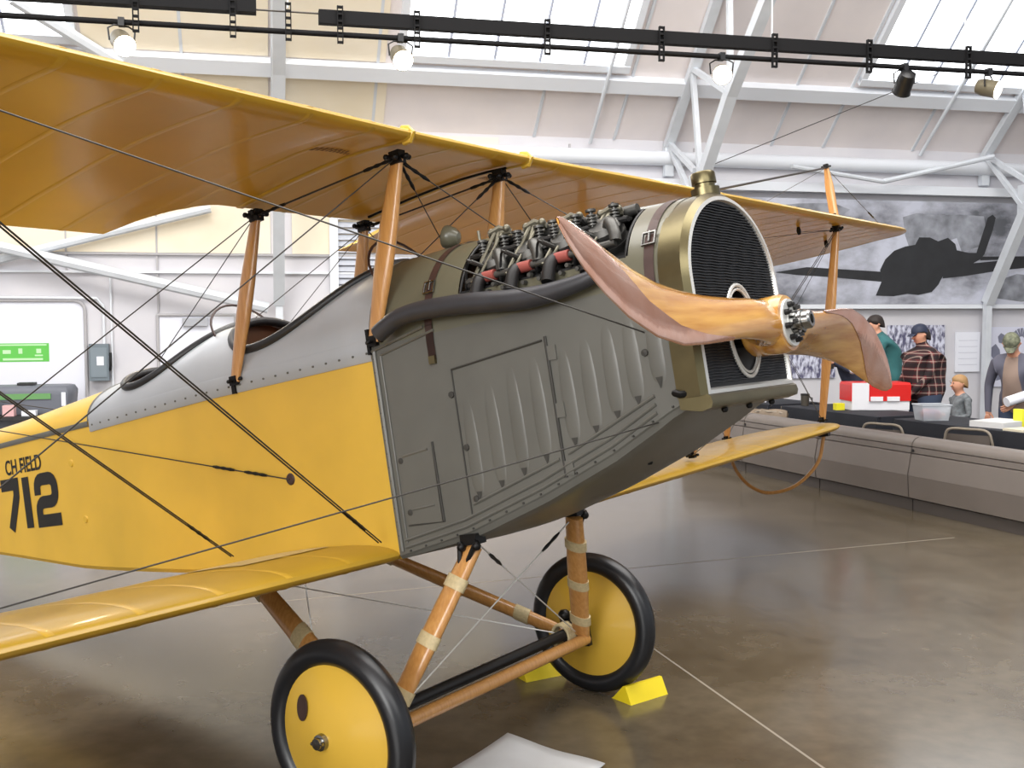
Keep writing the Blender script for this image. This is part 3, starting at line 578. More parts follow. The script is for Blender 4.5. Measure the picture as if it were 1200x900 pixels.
def person(pos, face, H, label, shirt, trousers, lean=0, headpitch=0, headyaw=0, hands=((.25, .28, .95), (.25, -.28, .95)), girth=1.0, inner=None, stripe=None, hs=1.0, lv=2, hair='short', hairm=None, cap=None, legspread=.10, step=.0, sleeve=None):
    """local frame: +x forward, +y left, z up; built at 1.75 m then scaled"""
    sc_ = H / 1.75
    R_ = Matrix.Rotation(lean, 4, 'Y'); piv = Vector((0, 0, .95))
    def up(p): return piv + R_ @ (Vector(p) - piv)
    V = []; E = []; RAD_ = []; REG = []
    def vert(p, r, reg, par=None):
        V.append(Vector(p)); RAD_.append(r if isinstance(r, tuple) else (r, r)); REG.append(reg); i = len(V) - 1
        if par is not None: E.append((par, i))
        return i
    g = girth
    pel = vert((0, 0, .95), (.125 * g, .16 * g), 'leg'); sp = vert(up((.01, 0, 1.10)), (.115 * g, .15 * g), 'top', pel); ch = vert(up((.0, 0, 1.28)), (.12 * g, .165 * g), 'top', sp); uc = vert(up((-.01, 0, 1.40)), (.085 * g, .13 * g), 'top', ch); nk = vert(up((.012, 0, 1.475)), .066, 'skin', uc)
    hc = up((.045, 0, 1.60)); HR = Matrix.Rotation(headyaw, 4, 'Z') @ Matrix.Rotation(lean * .6 + headpitch, 4, 'Y')
    def hd(p): return hc + HR @ (Vector(p) * hs + Vector((0, 0, .09 * (hs - 1))))
    jaw = vert(hd((.015, 0, -.055)), .062 * hs, 'skin', nk); mid = vert(hd((.005, 0, .02)), (.088 * hs, .076 * hs), 'skin', jaw); cr_ = vert(hd((-.008, 0, .075)), (.075 * hs, .066 * hs), 'skin', mid)
    n1 = vert(hd((.085, 0, .0)), .013, 'skin', mid); vert(hd((.112, 0, -.02)), .013, 'skin', n1)
    for s_ in (1, -1):
        e = vert(hd((-.01, s_ * .078, .0)), .014, 'skin', mid); vert(hd((-.018, s_ * .092, .012)), .017, 'skin', e)
        hip = vert((0, s_ * legspread, .88), .092 * g, 'leg', pel); kn = vert((.02 + step * s_, s_ * (legspread + .01), .49), .062, 'leg', hip); an = vert((-.02 + step * s_ * 1.4, s_ * (legspread + .015), .09), .042, 'leg', kn)
        hl = vert((.02 + step * s_ * 1.4, s_ * (legspread + .02), .045), .042, 'shoe', an); vert((.15 + step * s_ * 1.4, s_ * (legspread + .035), .035), .034, 'shoe', hl)
        sh = vert(up((-.005, s_ * .18 * (.75 + .25 * g), 1.395)), .066, 'top', uc); hand = Vector(hands[0] if s_ == 1 else hands[1])
        S_ = V[sh]; d = hand - S_; L1, L2 = .29, .27; D_ = min(d.length, L1 + L2 - .01); hand = S_ + d.normalized() * D_
        a = (L1**2 - L2**2 + D_**2) / (2 * D_); h = sqrt(max(0, L1**2 - a*a)); pole = Vector((-.5, s_ * .6, -.6)); dn = d.normalized(); pole = (pole - dn * pole.dot(dn)).normalized()
        el = vert(S_ + dn * a + pole * h, .048 * (.8 + .2 * g), 'top', sh); wr = vert(hand, .034, 'top', el); fd = (hand - V[el]).normalized()
        sd = fd.cross(Vector((0, 0, 1))); sd = sd.normalized() if sd.length > .15 else Vector((1, 0, 0)); pl = sd.cross(fd)
        w2 = vert(hand + fd * .03, .024, 'skin', wr); pm = vert(hand + fd * .075, (.026, .034), 'skin', w2)
        for q, ln in ((-1.5, .062), (-.5, .075), (.5, .072), (1.5, .055)):
            b_ = vert(hand + fd * .105 + pl * q * .019, .010, 'skin', pm); m_ = vert(V[b_] + fd * ln * .5 + sd * .012, .009, 'skin', b_); vert(V[m_] + fd * ln * .42 + sd * .03, .008, 'skin', m_)
        t_ = vert(hand + fd * .055 + pl * .042 * (1 if s_ > 0 else 1), .011, 'skin', w2); vert(V[t_] + fd * .045 + pl * .02, .009, 'skin', t_)
    me = bpy.data.meshes.new('body'); me.from_pydata([tuple(v) for v in V], E, [])
    o = bpy.data.objects.new('body_tmp', me); COL.objects.link(o)
    mo = o.modifiers.new('s', 'SKIN'); mo.use_smooth_shade = True
    for i, sv in enumerate(me.skin_vertices[0].data): sv.radius = RAD_[i]; sv.use_root = (i == 0)
    su = o.modifiers.new('u', 'SUBSURF'); su.levels = lv; su.render_levels = lv
    bpy.context.view_layer.update(); dg = bpy.context.evaluated_depsgraph_get(); nm = bpy.data.meshes.new_from_object(o.evaluated_get(dg)); bpy.data.objects.remove(o)
    root = empty('person', pos, (0, 0, face), label, 'person'); root.scale = (sc_,) * 3
    b = bpy.data.objects.new('body', nm); COL.objects.link(b); b.parent = root
    nm.materials.clear(); mats = [shirt, trousers, SKIN, SHOE, inner or shirt, stripe or shirt]
    for x in mats: nm.materials.append(x)
    Ei = Matrix.Rotation(-lean, 4, 'Y')
    for p in nm.polygons:
        c = p.center; best = None
        for (i, j) in E:
            A2, B2 = V[i], V[j]; ab = B2 - A2; t = max(0, min(1, (c - A2).dot(ab) / max(1e-9, ab.length_squared))); dd = (c - (A2 + ab * t)).length - (RAD_[i][0] * (1 - t) + RAD_[j][0] * t)
            if best is None or dd < best[0]: best = (dd, REG[j] if REG[j] != 'skin' or t > .35 else REG[i])
        k = {'top': 0, 'leg': 1, 'skin': 2, 'shoe': 3}[best[1]]
        q = piv + Ei @ (c - piv)
        if k == 1 and q.z > .90: k = 0
        if k == 0 and inner and q.x > .06 and abs(q.y) < .06 + .03 * (q.z < 1.3) and .9 < q.z < 1.46: k = 4
        if k == 0 and stripe and abs(q.y) > .2 and abs(q.x - .02) < .022: k = 5
        if k == 1 and stripe and abs(abs(q.y) - .19) < .03 and abs(q.x) < .02: k = 5
        p.material_index = k; p.use_smooth = True
    def child(name, f, m): mb = MB(); f(mb); c = mb.build(name, m, root, angle=60); return c
    HM = lambda pts: [hd(p) for p in pts]
    def shell(mb, r0, zc, lo, back=0, fr=.0):
        rings = []
        for i in range(0, 8):
            a = pi/2 * i / 7 * lo; ring = []
            for k in range(20):
                t = 2*pi*k/20; x = -.005 + back + (r0 * 1.16) * sin(a) * cos(t); y = r0 * sin(a) * sin(t); z = zc + r0 * cos(a) * 1.05 - (max(0, -cos(t)) * .055 * max(0, i - 4) / 3)
                if cos(t) > .3 and i > 4: x -= fr * (i - 4)
                ring.append(hd((x, y, z)))
            rings.append(ring)
        mb.loft(rings, True, False)
    if cap:
        child('cap', lambda mb: shell(mb, .088, .045, .98), cap)
        child('cap_brim', lambda mb: mb.loft([[hd((.07 + .085 * q * cos(t) ** .6, .072 * sin(t) * (1 - .35 * q), .055 - .022 * q - .03 * abs(sin(t)) * .4 + dz)) for t in [-pi/2 * .98 + pi * .98 * k / 10 for k in range(11)]] for q, dz in ((0, 0), (1, 0), (1, -.006), (0, -.006))], closed=False), cap)
    if hairm:
        child('hair', (lambda mb: shell(mb, .088, .028, 1.22, -.012, .012)) if not cap else (lambda mb: shell(mb, .082, .01, 1.3, -.02, .03)), hairm)
    for s_ in (1, -1): child('eye', lambda mb: mb.ball(hd((.082, s_ * .031, .022)), .010, 6), EYE); child('eyebrow', lambda mb: mb.tube([hd((.088, s_ * .017, .042)), hd((.083, s_ * .047, .042))], .005, 5), hairm or HAIRB)
    child('mouth', lambda mb: mb.tube([hd((.080, -.022, -.055)), hd((.088, 0, -.053)), hd((.080, .022, -.055))], .006, 6), LIP)
    return root
def open_jacket():
    m = mat('grey zip jacket over tan shirt', (92, 92, 106), .75); nt = m.node_tree; N = nt.nodes; L = nt.links; b = N['Principled BSDF']
    t = N.new('ShaderNodeTexCoord'); s_ = N.new('ShaderNodeSeparateXYZ'); L.new(t.outputs['Object'], s_.inputs[0])
    def math(op, a, b_, c=None):
        q = N.new('ShaderNodeMath'); q.operation = op
        for i, v in enumerate((a, b_, c)):
            if v is None: continue
            if hasattr(v, 'is_output'): L.new(v, q.inputs[i])
            else: q.inputs[i].default_value = v
        return q.outputs[0]
    ay = math('ABSOLUTE', s_.outputs[1], 0); wid = math('MULTIPLY_ADD', s_.outputs[2], -.10, .205)
    front = math('GREATER_THAN', s_.outputs[0], math('MULTIPLY_ADD', s_.outputs[2], .31, -.27))
    mask = math('MULTIPLY', math('LESS_THAN', ay, wid), front)
    x = N.new('ShaderNodeMixRGB'); L.new(mask, x.inputs[0]); x.inputs[1].default_value = lin((90, 90, 104)); x.inputs[2].default_value = lin((146, 126, 114)); L.new(x.outputs[0], b.inputs['Base Color']); return m
TEAL = mat('teal sweater', (52, 110, 112), .8, var=.1); PLA = plaid(); GJ = open_jacket(); TAN = mat('tan shirt', (128, 112, 104), .8); CAMO = mat('faded camouflage cap', (128, 132, 108), .7, var=.4, scale=26); NC = mat('navy cap', (34, 42, 66), .6); GH = mat('grey hooded top', (128, 134, 138), .8, var=.25, scale=18)
FACE = pi + .15
person((4.60, 13.08, 0), pi - .35, 1.86, 'dark-haired man in a teal sweater leaning over the far table', TEAL, NAVY, .16, .15, .5, ((.30, .16, .95), (.35, -.16, .95)), 1.45, hairm=HAIRB)
person((4.70, 12.15, 0), FACE, 1.72, 'man in a navy cap and dark red plaid shirt beside the clear bin', PLA, JEAN, .03, .22, 0, ((.26, .14, .93), (.30, -.12, .95)), 1.75, cap=NC, hairm=HAIRB)
person((4.90, 11.62, 0), FACE, 1.12, 'small fair-haired boy in a grey top, behind the near table', GH, JEAN, .02, .05, 0, ((.22, .1, 1.05), (.25, -.1, 1.1)), 1.15, hs=1.4, hairm=HAIRF)
CM = person((5.22, 11.0, 0), -pi/2 - .75, 1.68, 'man in a camouflage cap and open grey jacket bending over papers', GJ, JEAN, .30, .62, .2, ((.38, .10, .96), (.08, -.28, .84)), 1.25, lv=3, cap=CAMO, hairm=mat('grey hair', (120, 116, 112), .6))
person((4.12, 12.78, 0), pi - .2, 1.76, 'person in a navy tracksuit with white stripe, mostly behind the propeller blade', NAVY, NAVY, .30, .1, 0, ((.23, .12, 1.22), (.22, -.22, 1.20)), 1.0, hairm=HAIRB, stripe=WHT)
mb = MB(); mb.box((0, 0, 0), (.10, .03, .06)); o = mb.build('camera', M['black'], smooth=False); o.location = (3.775, 12.70, 1.20); tag(o, 'small black camera held by the person in the navy tracksuit', 'camera')
mb = MB(); mb.tube([(-.16, 0, 0), (.2, 0, .10)], .05, 16); mb.lathe([(.05, 0), (.03, .001), (.0, .001)], (-.161, 0, 0), (-1, 0, -.27), 16); o = mb.build('paper_roll', WP); o.location = (5.06, 10.60, .93); o.rotation_euler = (0, 0, .2); tag(o, 'white paper roll held by the man in the camouflage cap', 'paper roll')
# ================================================================== AIRCRAFT (x forward, y port, z up; on the nose-high root)
AC = empty('biplane', (-.34251, 4.4606, 1.6517), (0, -.17891, radians(-35.544)), 'yellow two-seat biplane with grey nose, brass radiator and copper-tipped propeller', 'aeroplane')
def sub(name, parent=AC): return empty(name, parent=parent)
HW = .358
def fw(x):   # fuselage half width
    return HW if x > -1.6 else max(.02, HW * (1 - ((-x - 1.6) / 4.9) ** 1.35))
def topz(x): return lerp([(-6.4, -.12), (-2.9, -.05), (-1.95, -.04), (-1.0, -.01), (0, 0)], x)
def botz(x): return lerp([(-6.4, -.30), (-4.5, -.50), (-2.93, -.675), (-2.14, -.775), (-1.2, -.835), (0, -.832)], x)
# --- fuselage fabric body
mb = MB(); rings = []
for i in range(33):
    x = -6.4 + 6.4 * i / 32; w = fw(x); zt = topz(x); zb = botz(x)
    rings.append([(x, -w, zt), (x, -w, zb + .02), (x, -w + .015, zb), (x, w - .015, zb), (x, w, zb + .02), (x, w, zt)])
mb.loft(rings, closed=False); FUS = mb.build('fuselage', M['yellow'], AC, angle=30)
mb = MB()
for i in range(12):
    x = -6.2 + i * .36
for a, b in ((-6.3, -1.96),):
    P = [(x, -fw(x) - .004, topz(x) - .012) for x in [a + (b - a) * t / 12 for t in range(13)]]
    mb.loft([[(x, y, z - .014), (x, y - .004, z), (x, y, z + .014)] for x, y, z in P], closed=False); mb.build('longeron_strip', M['grey'], FUS)
for x, z, r in ((-.555, -.465, .026), (-2.17, -.23, .02), (-2.10, -.52, .02)):
    mb = MB(); mb.lathe([(r, 0), (r * .8, .006), (.0, .006)], (x, -fw(x), z), (0, -1, 0), 16); mb.build('inspection_grommet', M['tape'] if r < .025 else M['leather'], FUS)
# lettering: black figures and the field name
def stroke(mb, pts, w):
    P = [Vector((*p, 0)) for p in pts]
    L_, R_ = [], []
    for i, p in enumerate(P):
        d0 = (P[i] - P[i-1]).normalized() if i else (P[1] - P[0]).normalized(); d1 = (P[i+1] - P[i]).normalized() if i < len(P) - 1 else d0
        n0 = Vector((-d0.y, d0.x, 0)); n1 = Vector((-d1.y, d1.x, 0)); m = (n0 + n1).normalized(); k = w / 2 / max(.5, m.dot(n0))
        L_.append(p + m * k); R_.append(p - m * k)
    mb.loft([[a, b] for a, b in zip(L_, R_)], closed=False)
def on_side(o, x0, z0):
    for v in o.data.vertices:
        x = x0 + v.co.x; z = z0 + v.co.y; v.co = (x, -fw(x) - .0025, z)
def digit(name, strokes, x0, w=.066):
    mb = MB(); strokes = [[(a, b * .9) for a, b in s_] for s_ in strokes]
    for s_ in strokes: stroke(mb, s_, w)
    o = mb.build(name, M['ink'], FUS, smooth=False); on_side(o, x0, -.53); return o
def arc(cx, cy, r, a0, a1, n=8): return [(cx + r * cos(radians(a0 + (a1 - a0) * i / n)), cy + r * sin(radians(a0 + (a1 - a0) * i / n))) for i in range(n + 1)]
digit('figure', [[(-.0, .275), (.17, .275), (.165, .2), (.07, 0)]], -2.945)
digit('figure', [[(.03, 0), (.03, .305)]], -2.695, .075)
digit('figure', [[(.03, .185), (.03, .225)] + arc(.08, .225, .05, 180, 90, 4)[1:] + [(.16, .275)] + arc(.16, .225, .05, 90, 0, 4)[1:] + [(.21, .19)] + arc(.16, .19, .05, 0, -90, 4)[1:] + [(.08, .14)] + arc(.08, .09, .05, 90, 180, 4)[1:] + [(.03, .031), (.245, .031)]], -2.575)
def text_mesh(txt, size, bold=.0):
    cu = bpy.data.curves.new('lettering', 'FONT'); cu.body = txt; cu.size = size; cu.offset = bold
    t = bpy.data.objects.new('lettering', cu); COL.objects.link(t); bpy.context.view_layer.update()
    me = bpy.data.meshes.new_from_object(t.evaluated_get(bpy.context.evaluated_depsgraph_get())); bpy.data.objects.remove(t); return me
def lettering(txt, size, m, parent, bold=0, name='lettering', kind=None):
    me = text_mesh(txt, size, bold); me.materials.clear(); me.materials.append(m); o = bpy.data.objects.new(name, me); COL.objects.link(o); o.parent = parent; return o
o = lettering('CH FIELD', .112, M['ink'], FUS, .0024)
for v in o.data.vertices: v.co.x *= .86
mxx = max(v.co.x for v in o.data.vertices); on_side(o, -2.47 - mxx, -.228)

# --- deck: h(x) crown above the longerons
def dh(x): return lerp([(-6.4, .06), (-2.9, .13), (-1.95, .19), (-1.7, .215), (-1.4, .245), (-1.12, .295), (-1.0, .29), (-.8, .26), (-.5, .30), (-.2, .345), (0, .362), (.3, .362), (.7, .345), (1.05, .315), (1.41, .285)], x)
def dpt(x, t, off=0):
    w = fw(x) + off; return Vector((x, w * cos(t), topz(x) + (dh(x) + off) * sin(t)))
def arch(x0, x1, nx, holes, name, m, parent, off=0, nt=40, th=None):
    mb = MB(); g = {}
    for i in range(nx + 1):
        for j in range(nt + 1):
            g[i, j] = len(mb.v); mb.v.append(tuple(dpt(x0 + (x1 - x0) * i / nx, pi * j / nt, off)))
    for i in range(nx):
        for j in range(nt):
            x = x0 + (x1 - x0) * (i + .5) / nx; t = pi * (j + .5) / nt
            if not any(h(x, t) for h in holes): mb.f.append((g[i, j], g[i+1, j], g[i+1, j+1], g[i, j+1])); mb.mi.append(0)
    return mb.build(name, m, parent, angle=50)
# cockpit openings: pear shape in (x, angle)
def cock(xa, xf, tw):
    def edge(q):          # q 0..1 from aft to front -> half angle
        return radians(tw) * (sin(pi * min(1, q ** .62)) ** .62 if 0 < q < 1 else 0)
    def inside(x, t):
        q = (x - xa) / (xf - xa); return 0 < q < 1 and abs(t - pi/2) < edge(q)
    return inside, edge
C1, E1 = cock(-.98, -.06, 64); C2, E2 = cock(-1.80, -1.10, 62)
DECK = arch(-1.95, 0, 78, [C1, C2], 'cockpit_deck', M['silver'], AC, .004, 60)
TURT = arch(-6.4, -1.95, 40, [], 'turtle_deck', M['yellow'], AC, .0)
for (xa, xf), E in (((-.98, -.06), E1), ((-1.80, -1.10), E2)):
    pts = []
    N_ = 44
    for side in (1, -1):
        for i in range(N_):
            q = (1 - cos(pi * i / N_)) / 2
            if side < 0: q = 1 - q
            pts.append(dpt(xa + (xf - xa) * q, pi/2 + side * E(q), .006))
    pts.append(pts[0]); pts.append(pts[1])
    mb = MB(); mb.tube(pts, .021, 10); mb.build('cockpit_rim', M['padding'], DECK)
# cockpit interior: dark tub, seat back, instrument board
mb = MB(); mb.loft([[(x, sy_ * (fw(x) - .012), z) for sy_, z in ((-1, topz(x) - .002), (-1, -.6), (1, -.6), (1, topz(x) - .002))] for x in (-1.93, -1.5, -1.0, -.5, -.03)], closed=False); mb.build('cockpit_lining', mat('varnished plywood lining', (128, 84, 52), .5), DECK, smooth=False)
mb = MB(); mb.box((-1.0, 0, -.62), (1.9, .66, .02)); mb.box((-.04, 0, -.3), (.02, .66, .66)); mb.box((-1.02, 0, -.3), (.02, .66, .66)); mb.build('bulkhead', M['dark'], DECK, smooth=False, kind='stuff')
for x in (-1.035, -1.88):
    mb = MB(); r_ = [dpt(x, pi * k / 24, -.003) for k in range(25)] + [Vector((x, -fw(x) + .014, -.25)), Vector((x, fw(x) - .014, -.25))]
    mb.loft([r_, [p + Vector((-.01, 0, 0)) for p in r_]]); mb.build('bulkhead', mat('plywood bulkhead', (140, 96, 66), .5), DECK, smooth=False)
for x in (-.82, -1.66):
    mb = MB(); mb.loft([[(x + .06 * (z > 0), y, z) for y, z in [(.2 * cos(a), -.02 + zz + .05 * sin(a)) for a in [pi * k / 8 for k in range(9)]]] for zz in (-.35, .0, .17 if x > -1 else .08)], closed=False); mb.build('seat_back', mat('plywood seat', (150, 104, 74), .5), DECK)
mb = MB(); mb.lathe([(.095, -.01), (.105, 0), (.095, .01), (.085, 0), (.095, -.01)], (-.52, 0, .16), (1, 0, .35), 24)
for a in range(4): mb.tube([(-.52, 0, .16), Vector((-.52, 0, .16)) + Vector((-.33*sin(a*pi/2), cos(a*pi/2), .94*sin(a*pi/2))) * .095], .006, 6)
mb.build('control_wheel', M['leather'], DECK)
# metal edge strip with rivets, on the starboard and port sides
for sd in (-1, 1):
    mb = MB(); P = [(-1.95 + 1.95 * k / 20) for k in range(21)]
    mb.loft([[(x, sd * (fw(x) + .003), topz(x) - .055), (x, sd * (fw(x) + .006), topz(x) - .05), (x, sd * (fw(x) + .006), topz(x) + .02), (x, sd * (fw(x) + .003), topz(x) + .03)] for x in P], closed=False)
    st = mb.build('edge_strip', M['silver'], DECK)
    mb = MB()
    for k in range(26):
        x = -1.92 + 1.9 * k / 25; mb.ball((x, sd * (fw(x) + .006), topz(x) - .022), .006, 4)
    mb.build('rivets', M['grey'], DECK, kind='stuff')
mb = MB(); mb.tube([dpt(-1.953, pi * k / 24, .005) for k in range(25)], .006, 6); mb.build('deck_band', M['grey'], DECK)

# --- windscreens, mirror, post
def windscreen(x, h, w, name='windscreen'):
    pts = [Vector((x - .10 * sin(pi * k / 16) ** .8, w * cos(pi * k / 16), topz(x) + dh(x) * sqrt(max(0, 1 - (w * cos(pi*k/16) / HW) ** 2)) - .01 + h * sin(pi * k / 16) ** .7)) for k in range(17)]
    mb = MB(); mb.tube(pts, .006, 6); fr = mb.build(name, M['leather'], AC)
    mb = MB(); mb.loft([[Vector((x + .02, p.y, topz(x) + dh(x) * sqrt(1 - (p.y / HW) ** 2)))  for p in pts], pts], closed=False); mb.build('pane', M['glass'], fr)
windscreen(-.04, .13, .22); windscreen(-1.09, .13, .2)
mb = MB(); c = Vector((.16, .02, .425)); mb.lathe([(.0, -.06), (.025, -.053), (.042, -.03), (.049, .0), (.046, .01), (.0, .014)], c, (-.8, -.2, .25), 20); mb.cyl((.15, .02, .34), c, .008, n=8); mb.build('mirror', M['olive'], AC)
mb = MB(); mb.tube([(.30, .05, .34), (.30, .05, .42)], .006, 6); mb.build('sight_post', M['rodcream'], AC)

# --- engine cowl with openings for both cylinder banks
def bank(x, t):
    return .46 < x < 1.16 and (radians(20) < t < radians(64) or radians(116) < t < radians(160))
COWL = arch(.0, 1.305, 58, [bank], 'engine_cowl', M['olive'], AC, .003, 72)
mb = MB()
for s_ in (0, 1):
    a, b = (radians(116), radians(160)) if s_ else (radians(20), radians(64))
    ring = [dpt(.46 + .70 * k / 12, a) for k in range(13)] + [dpt(1.16, a + (b - a) * k / 8) for k in range(1, 9)] + [dpt(1.16 - .70 * k / 12, b) for k in range(1, 13)] + [dpt(.46, b + (a - b) * k / 8) for k in range(1, 9)]
    m2 = MB(); m2.tube(ring, .006, 6); m2.build('opening_bead', M['iron'], COWL)
for x, jn in ((.015, 0), (1.29, 0)):
    mb = MB(); mb.loft([[dpt(x - .012, pi * k / 40, .006), dpt(x + .012, pi * k / 40, .006)] for k in range(41)], closed=False); mb.build('cowl_band', M['olive'], COWL)
def strap(x0, x1, zend, bt):
    pts = []
    for k in range(37):
        t = pi * k / 36; pts.append((dpt(x0, t, .007), dpt(x0 + .036, t, .007)))
    for k in range(1, 6): z = zend * k / 5; pts.append((Vector((x0, -HW - .009, z)), Vector((x0 + .036, -HW - .009, z))))
    mb = MB(); mb.loft([[a, b, b + Vector((0, 0, .0)), a] for a, b in pts], closed=False); st = mb.build('leather_strap', M['leather'], COWL)
    c = dpt(x0 + .018, radians(bt), .013); tz = (dpt(x0 + .018, radians(bt + 6), .013) - c).normalized(); tx = Vector((1, 0, 0))
    q = [c + tx * i * .023 + tz * j * .023 for i, j in ((-1, -1), (1, -1), (1, 1), (-1, 1), (-1, -1), (1, -1))]
    mb = MB(); mb.tube(q, .005, 6); mb.tube([c - tz * .03, c + tz * .012], .004, 6); mb.build('buckle', M['steel'], COWL)
    mb = MB(); mb.box((x0 + .018, -HW - .01, zend), (.03, .012, .03)); mb.build('strap_tip', M['brass'], COWL, smooth=False)
strap(.29, .3, -.10, 152); strap(1.232, 1.235, -.02, 152)

# --- grey side panels and belly
BOT = [(-.0, -.829), (.35, -.763), (.716, -.652), (1.014, -.541), (1.259, -.425), (1.34, -.40), (1.40, -.40)]
def bz(x): return lerp(BOT, x)
for sd in (-1, 1):
    mb = MB(); xs = [i * 1.288 / 28 for i in range(29)]
    mb.loft([[(x, sd * (HW + .002), .01), (x, sd * (HW + .004), -.02), (x, sd * (HW + .004), bz(x) + .012), (x, sd * (HW - .006), bz(x))] for x in xs], closed=False)
    SP = mb.build('side_panel', M['grey'], AC, angle=30)
    y = sd * (HW + .006)
    def bead(pts, r=.006, name='panel_bead', m=None):
        mb = MB(); mb.tube([(px_, y, pz) for px_, pz in pts], r, 6); return mb.build(name, m or M['grey'], SP)
    bead([(.02, -.02), (.02, -.80)], .009); bead([(.05, -.04), (.05, -.77)], .004); bead([(.05, -.04), (.33, .01)], .005)
    bead([(.0, -.02), (.28, .03)], .006)
    for dz in (.035, .062): bead([(.04, bz(.04) + dz)] + [(x, bz(x) + dz) for x in (.35, .716, 1.014, 1.2)], .006)
    bead([(.40, bz(.40) + .10), (.80, bz(.80) + .095)], .006); bead([(.84, bz(.84) + .095), (1.2, bz(1.2) + .09)], .006)
    bead([(.386, -.149), (.80, -.112)], .004, m=M['groove']); bead([(.386, -.149), (.384, -.69)], .003, m=M['groove'])
    bead([(.816, -.10), (.817, -.59)], .006, 'hinge', M['groove'])
    for z in (-.16, -.36, -.56): 
        mb = MB(); mb.box((.833, y, z), (.04, .008, .05)); mb.build('hinge_leaf', M['grey'], SP, smooth=False)
    # louvre bulges
    LV = [(.432, -.635, .40), (.54, -.604, .42), (.645, -.57, .42), (.748, -.533, .40), (.874, -.49, .36), (.965, -.46, .35), (1.055, -.422, .34), (1.14, -.385, .32), (1.228, -.335, .27)]
    for x, z, h in LV:
        mb = MB(); rings = []
        for k in range(13):
            q = k / 12; p = min(1, q * 5) if q < .5 else min(1, (1 - q) * 2.2); p = p ** .7
            rings.append([(x + .03 * cos(a) * (.5 + .5 * p), sd * (HW + .003 + .0042 * p * sin(a)), z + h * q) for a in [pi * j / 8 for j in range(9)]])
        mb.loft(rings, closed=False); lo = mb.build('louver', M['grey'], SP, angle=60)
        mb = MB(); mb.add([(x - .013, y + sd * .001, z + .03), (x + .013, y + sd * .001, z + .03), (x, y + sd * .001, z - .008)], [(0, 1, 2)]); mb.build('louver_mouth', M['groove'], SP, smooth=False)
    # small access door
    mb = MB(); mb.box((.155, sd * (HW + .006), -.565), (.17, .006, .27)); mb.build('access_door', M['grey'], SP, smooth=False)
    bead([(.244, -.40), (.248, -.70)], .005, 'hinge', M['groove']); bead([(.09, -.44), (.215, -.425)], .006, 'door_stiffener'); bead([(.10, -.645), (.215, -.635)], .006, 'door_stiffener'); bead([(.07, -.705), (.25, -.70)], .003, 'door_seam', M['groove'])
    for x, z in ((.078, -.455), (.088, -.655), (.37, -.24), (.405, -.44), (.415, -.63), (1.29, -.12), (1.19, -.22)):
        mb = MB(); mb.lathe([(.013, 0), (.012, .005), (.0, .007)], (x, y, z), (0, sd, 0), 10); mb.build('fastener', M['groove'], SP)
    mb = MB()
    for k in range(14): mb.ball((.018, y + sd * .004, -.05 - .053 * k), .005, 4)
    for k in range(16):
        x = .06 + 1.2 * k / 15; mb.ball((x, y, bz(x) + .018), .005, 4)
    mb.build('rivets', M['groove'], SP, kind='stuff')
    mb = MB(); mb.tube([(1.285, y, -.365), (1.285, y + sd * .02, -.365), (1.30, y + sd * .02, -.372), (1.315, y, -.372)], .012, 8); mb.build('latch', M['fitting'], SP)
mb = MB(); rings = []
for i in range(31):
    x = .0 + 1.385 * i / 30; z = bz(min(x, 1.40)) ; sag = .045 * min(1, (x + .05) / .5) * min(1, max(0, (1.40 - x) / .3) + .3); rings.append([(x, HW * cos(a), z - sag * sin(a) ** .6 + (0.006 if a in (0, pi) else 0)) for a in [pi * j / 16 for j in range(17)]])
mb.loft(rings, closed=False); BEL = mb.build('belly_panel', M['grey'], AC)
for x, yy in ((1.36, -.2), (1.36, 0), (1.36, .2), (1.0, -.1)):
    mb = MB(); mb.ball((x, yy, bz(x) - .04), .012, 5); mb.build('drain_fitting', M['fitting'], BEL)

# --- radiator
RX = 1.388; RZB = -.385
def rad_outline(k, x, n=40, wz=.36):
    """closed outline from bottom starboard round the arch"""
    pts = [(-wz * k[0], RZB + k[1])]
    pts += [(-wz * k[0], RZB + (RZB * -1 - .01) * i / 6) for i in range(1, 6)]
    for i in range(n + 1):
        a = pi - pi * i / n; pts.append((wz * k[0] * cos(a), -.01 + (.29 * k[2]) * sin(a)))
    pts += [(wz * k[0], RZB + (RZB * -1 - .01) * (6 - i) / 6) for i in range(1, 6)]
    pts.append((wz * k[0], RZB + k[1]))
    return [Vector((x, p, q)) for p, q in pts]
RAD = sub('radiator')
o1 = rad_outline((1.035, 0, 1.06), 1.285); o2 = rad_outline((1.05, 0, 1.06), RX - .02); o3 = rad_outline((1.0, 0.0, 1.0), RX); o4 = rad_outline((.955, .012, .955), RX + .002)
o5 = rad_outline((.945, .02, .945), RX - .012)
mb = MB(); mb.loft([o1, o2, o3], caps=False); mb.build('radiator_shell', M['brass'], RAD)
mb = MB(); mb.loft([o3, o4, o5], caps=False); mb.build('face_edging', M['nickel'], RAD)
HC = Vector((RX, 0, -.185)); HA, HB = .118, .152
corem = mat('radiator core', (40, 41, 44), .55, metal=.3)
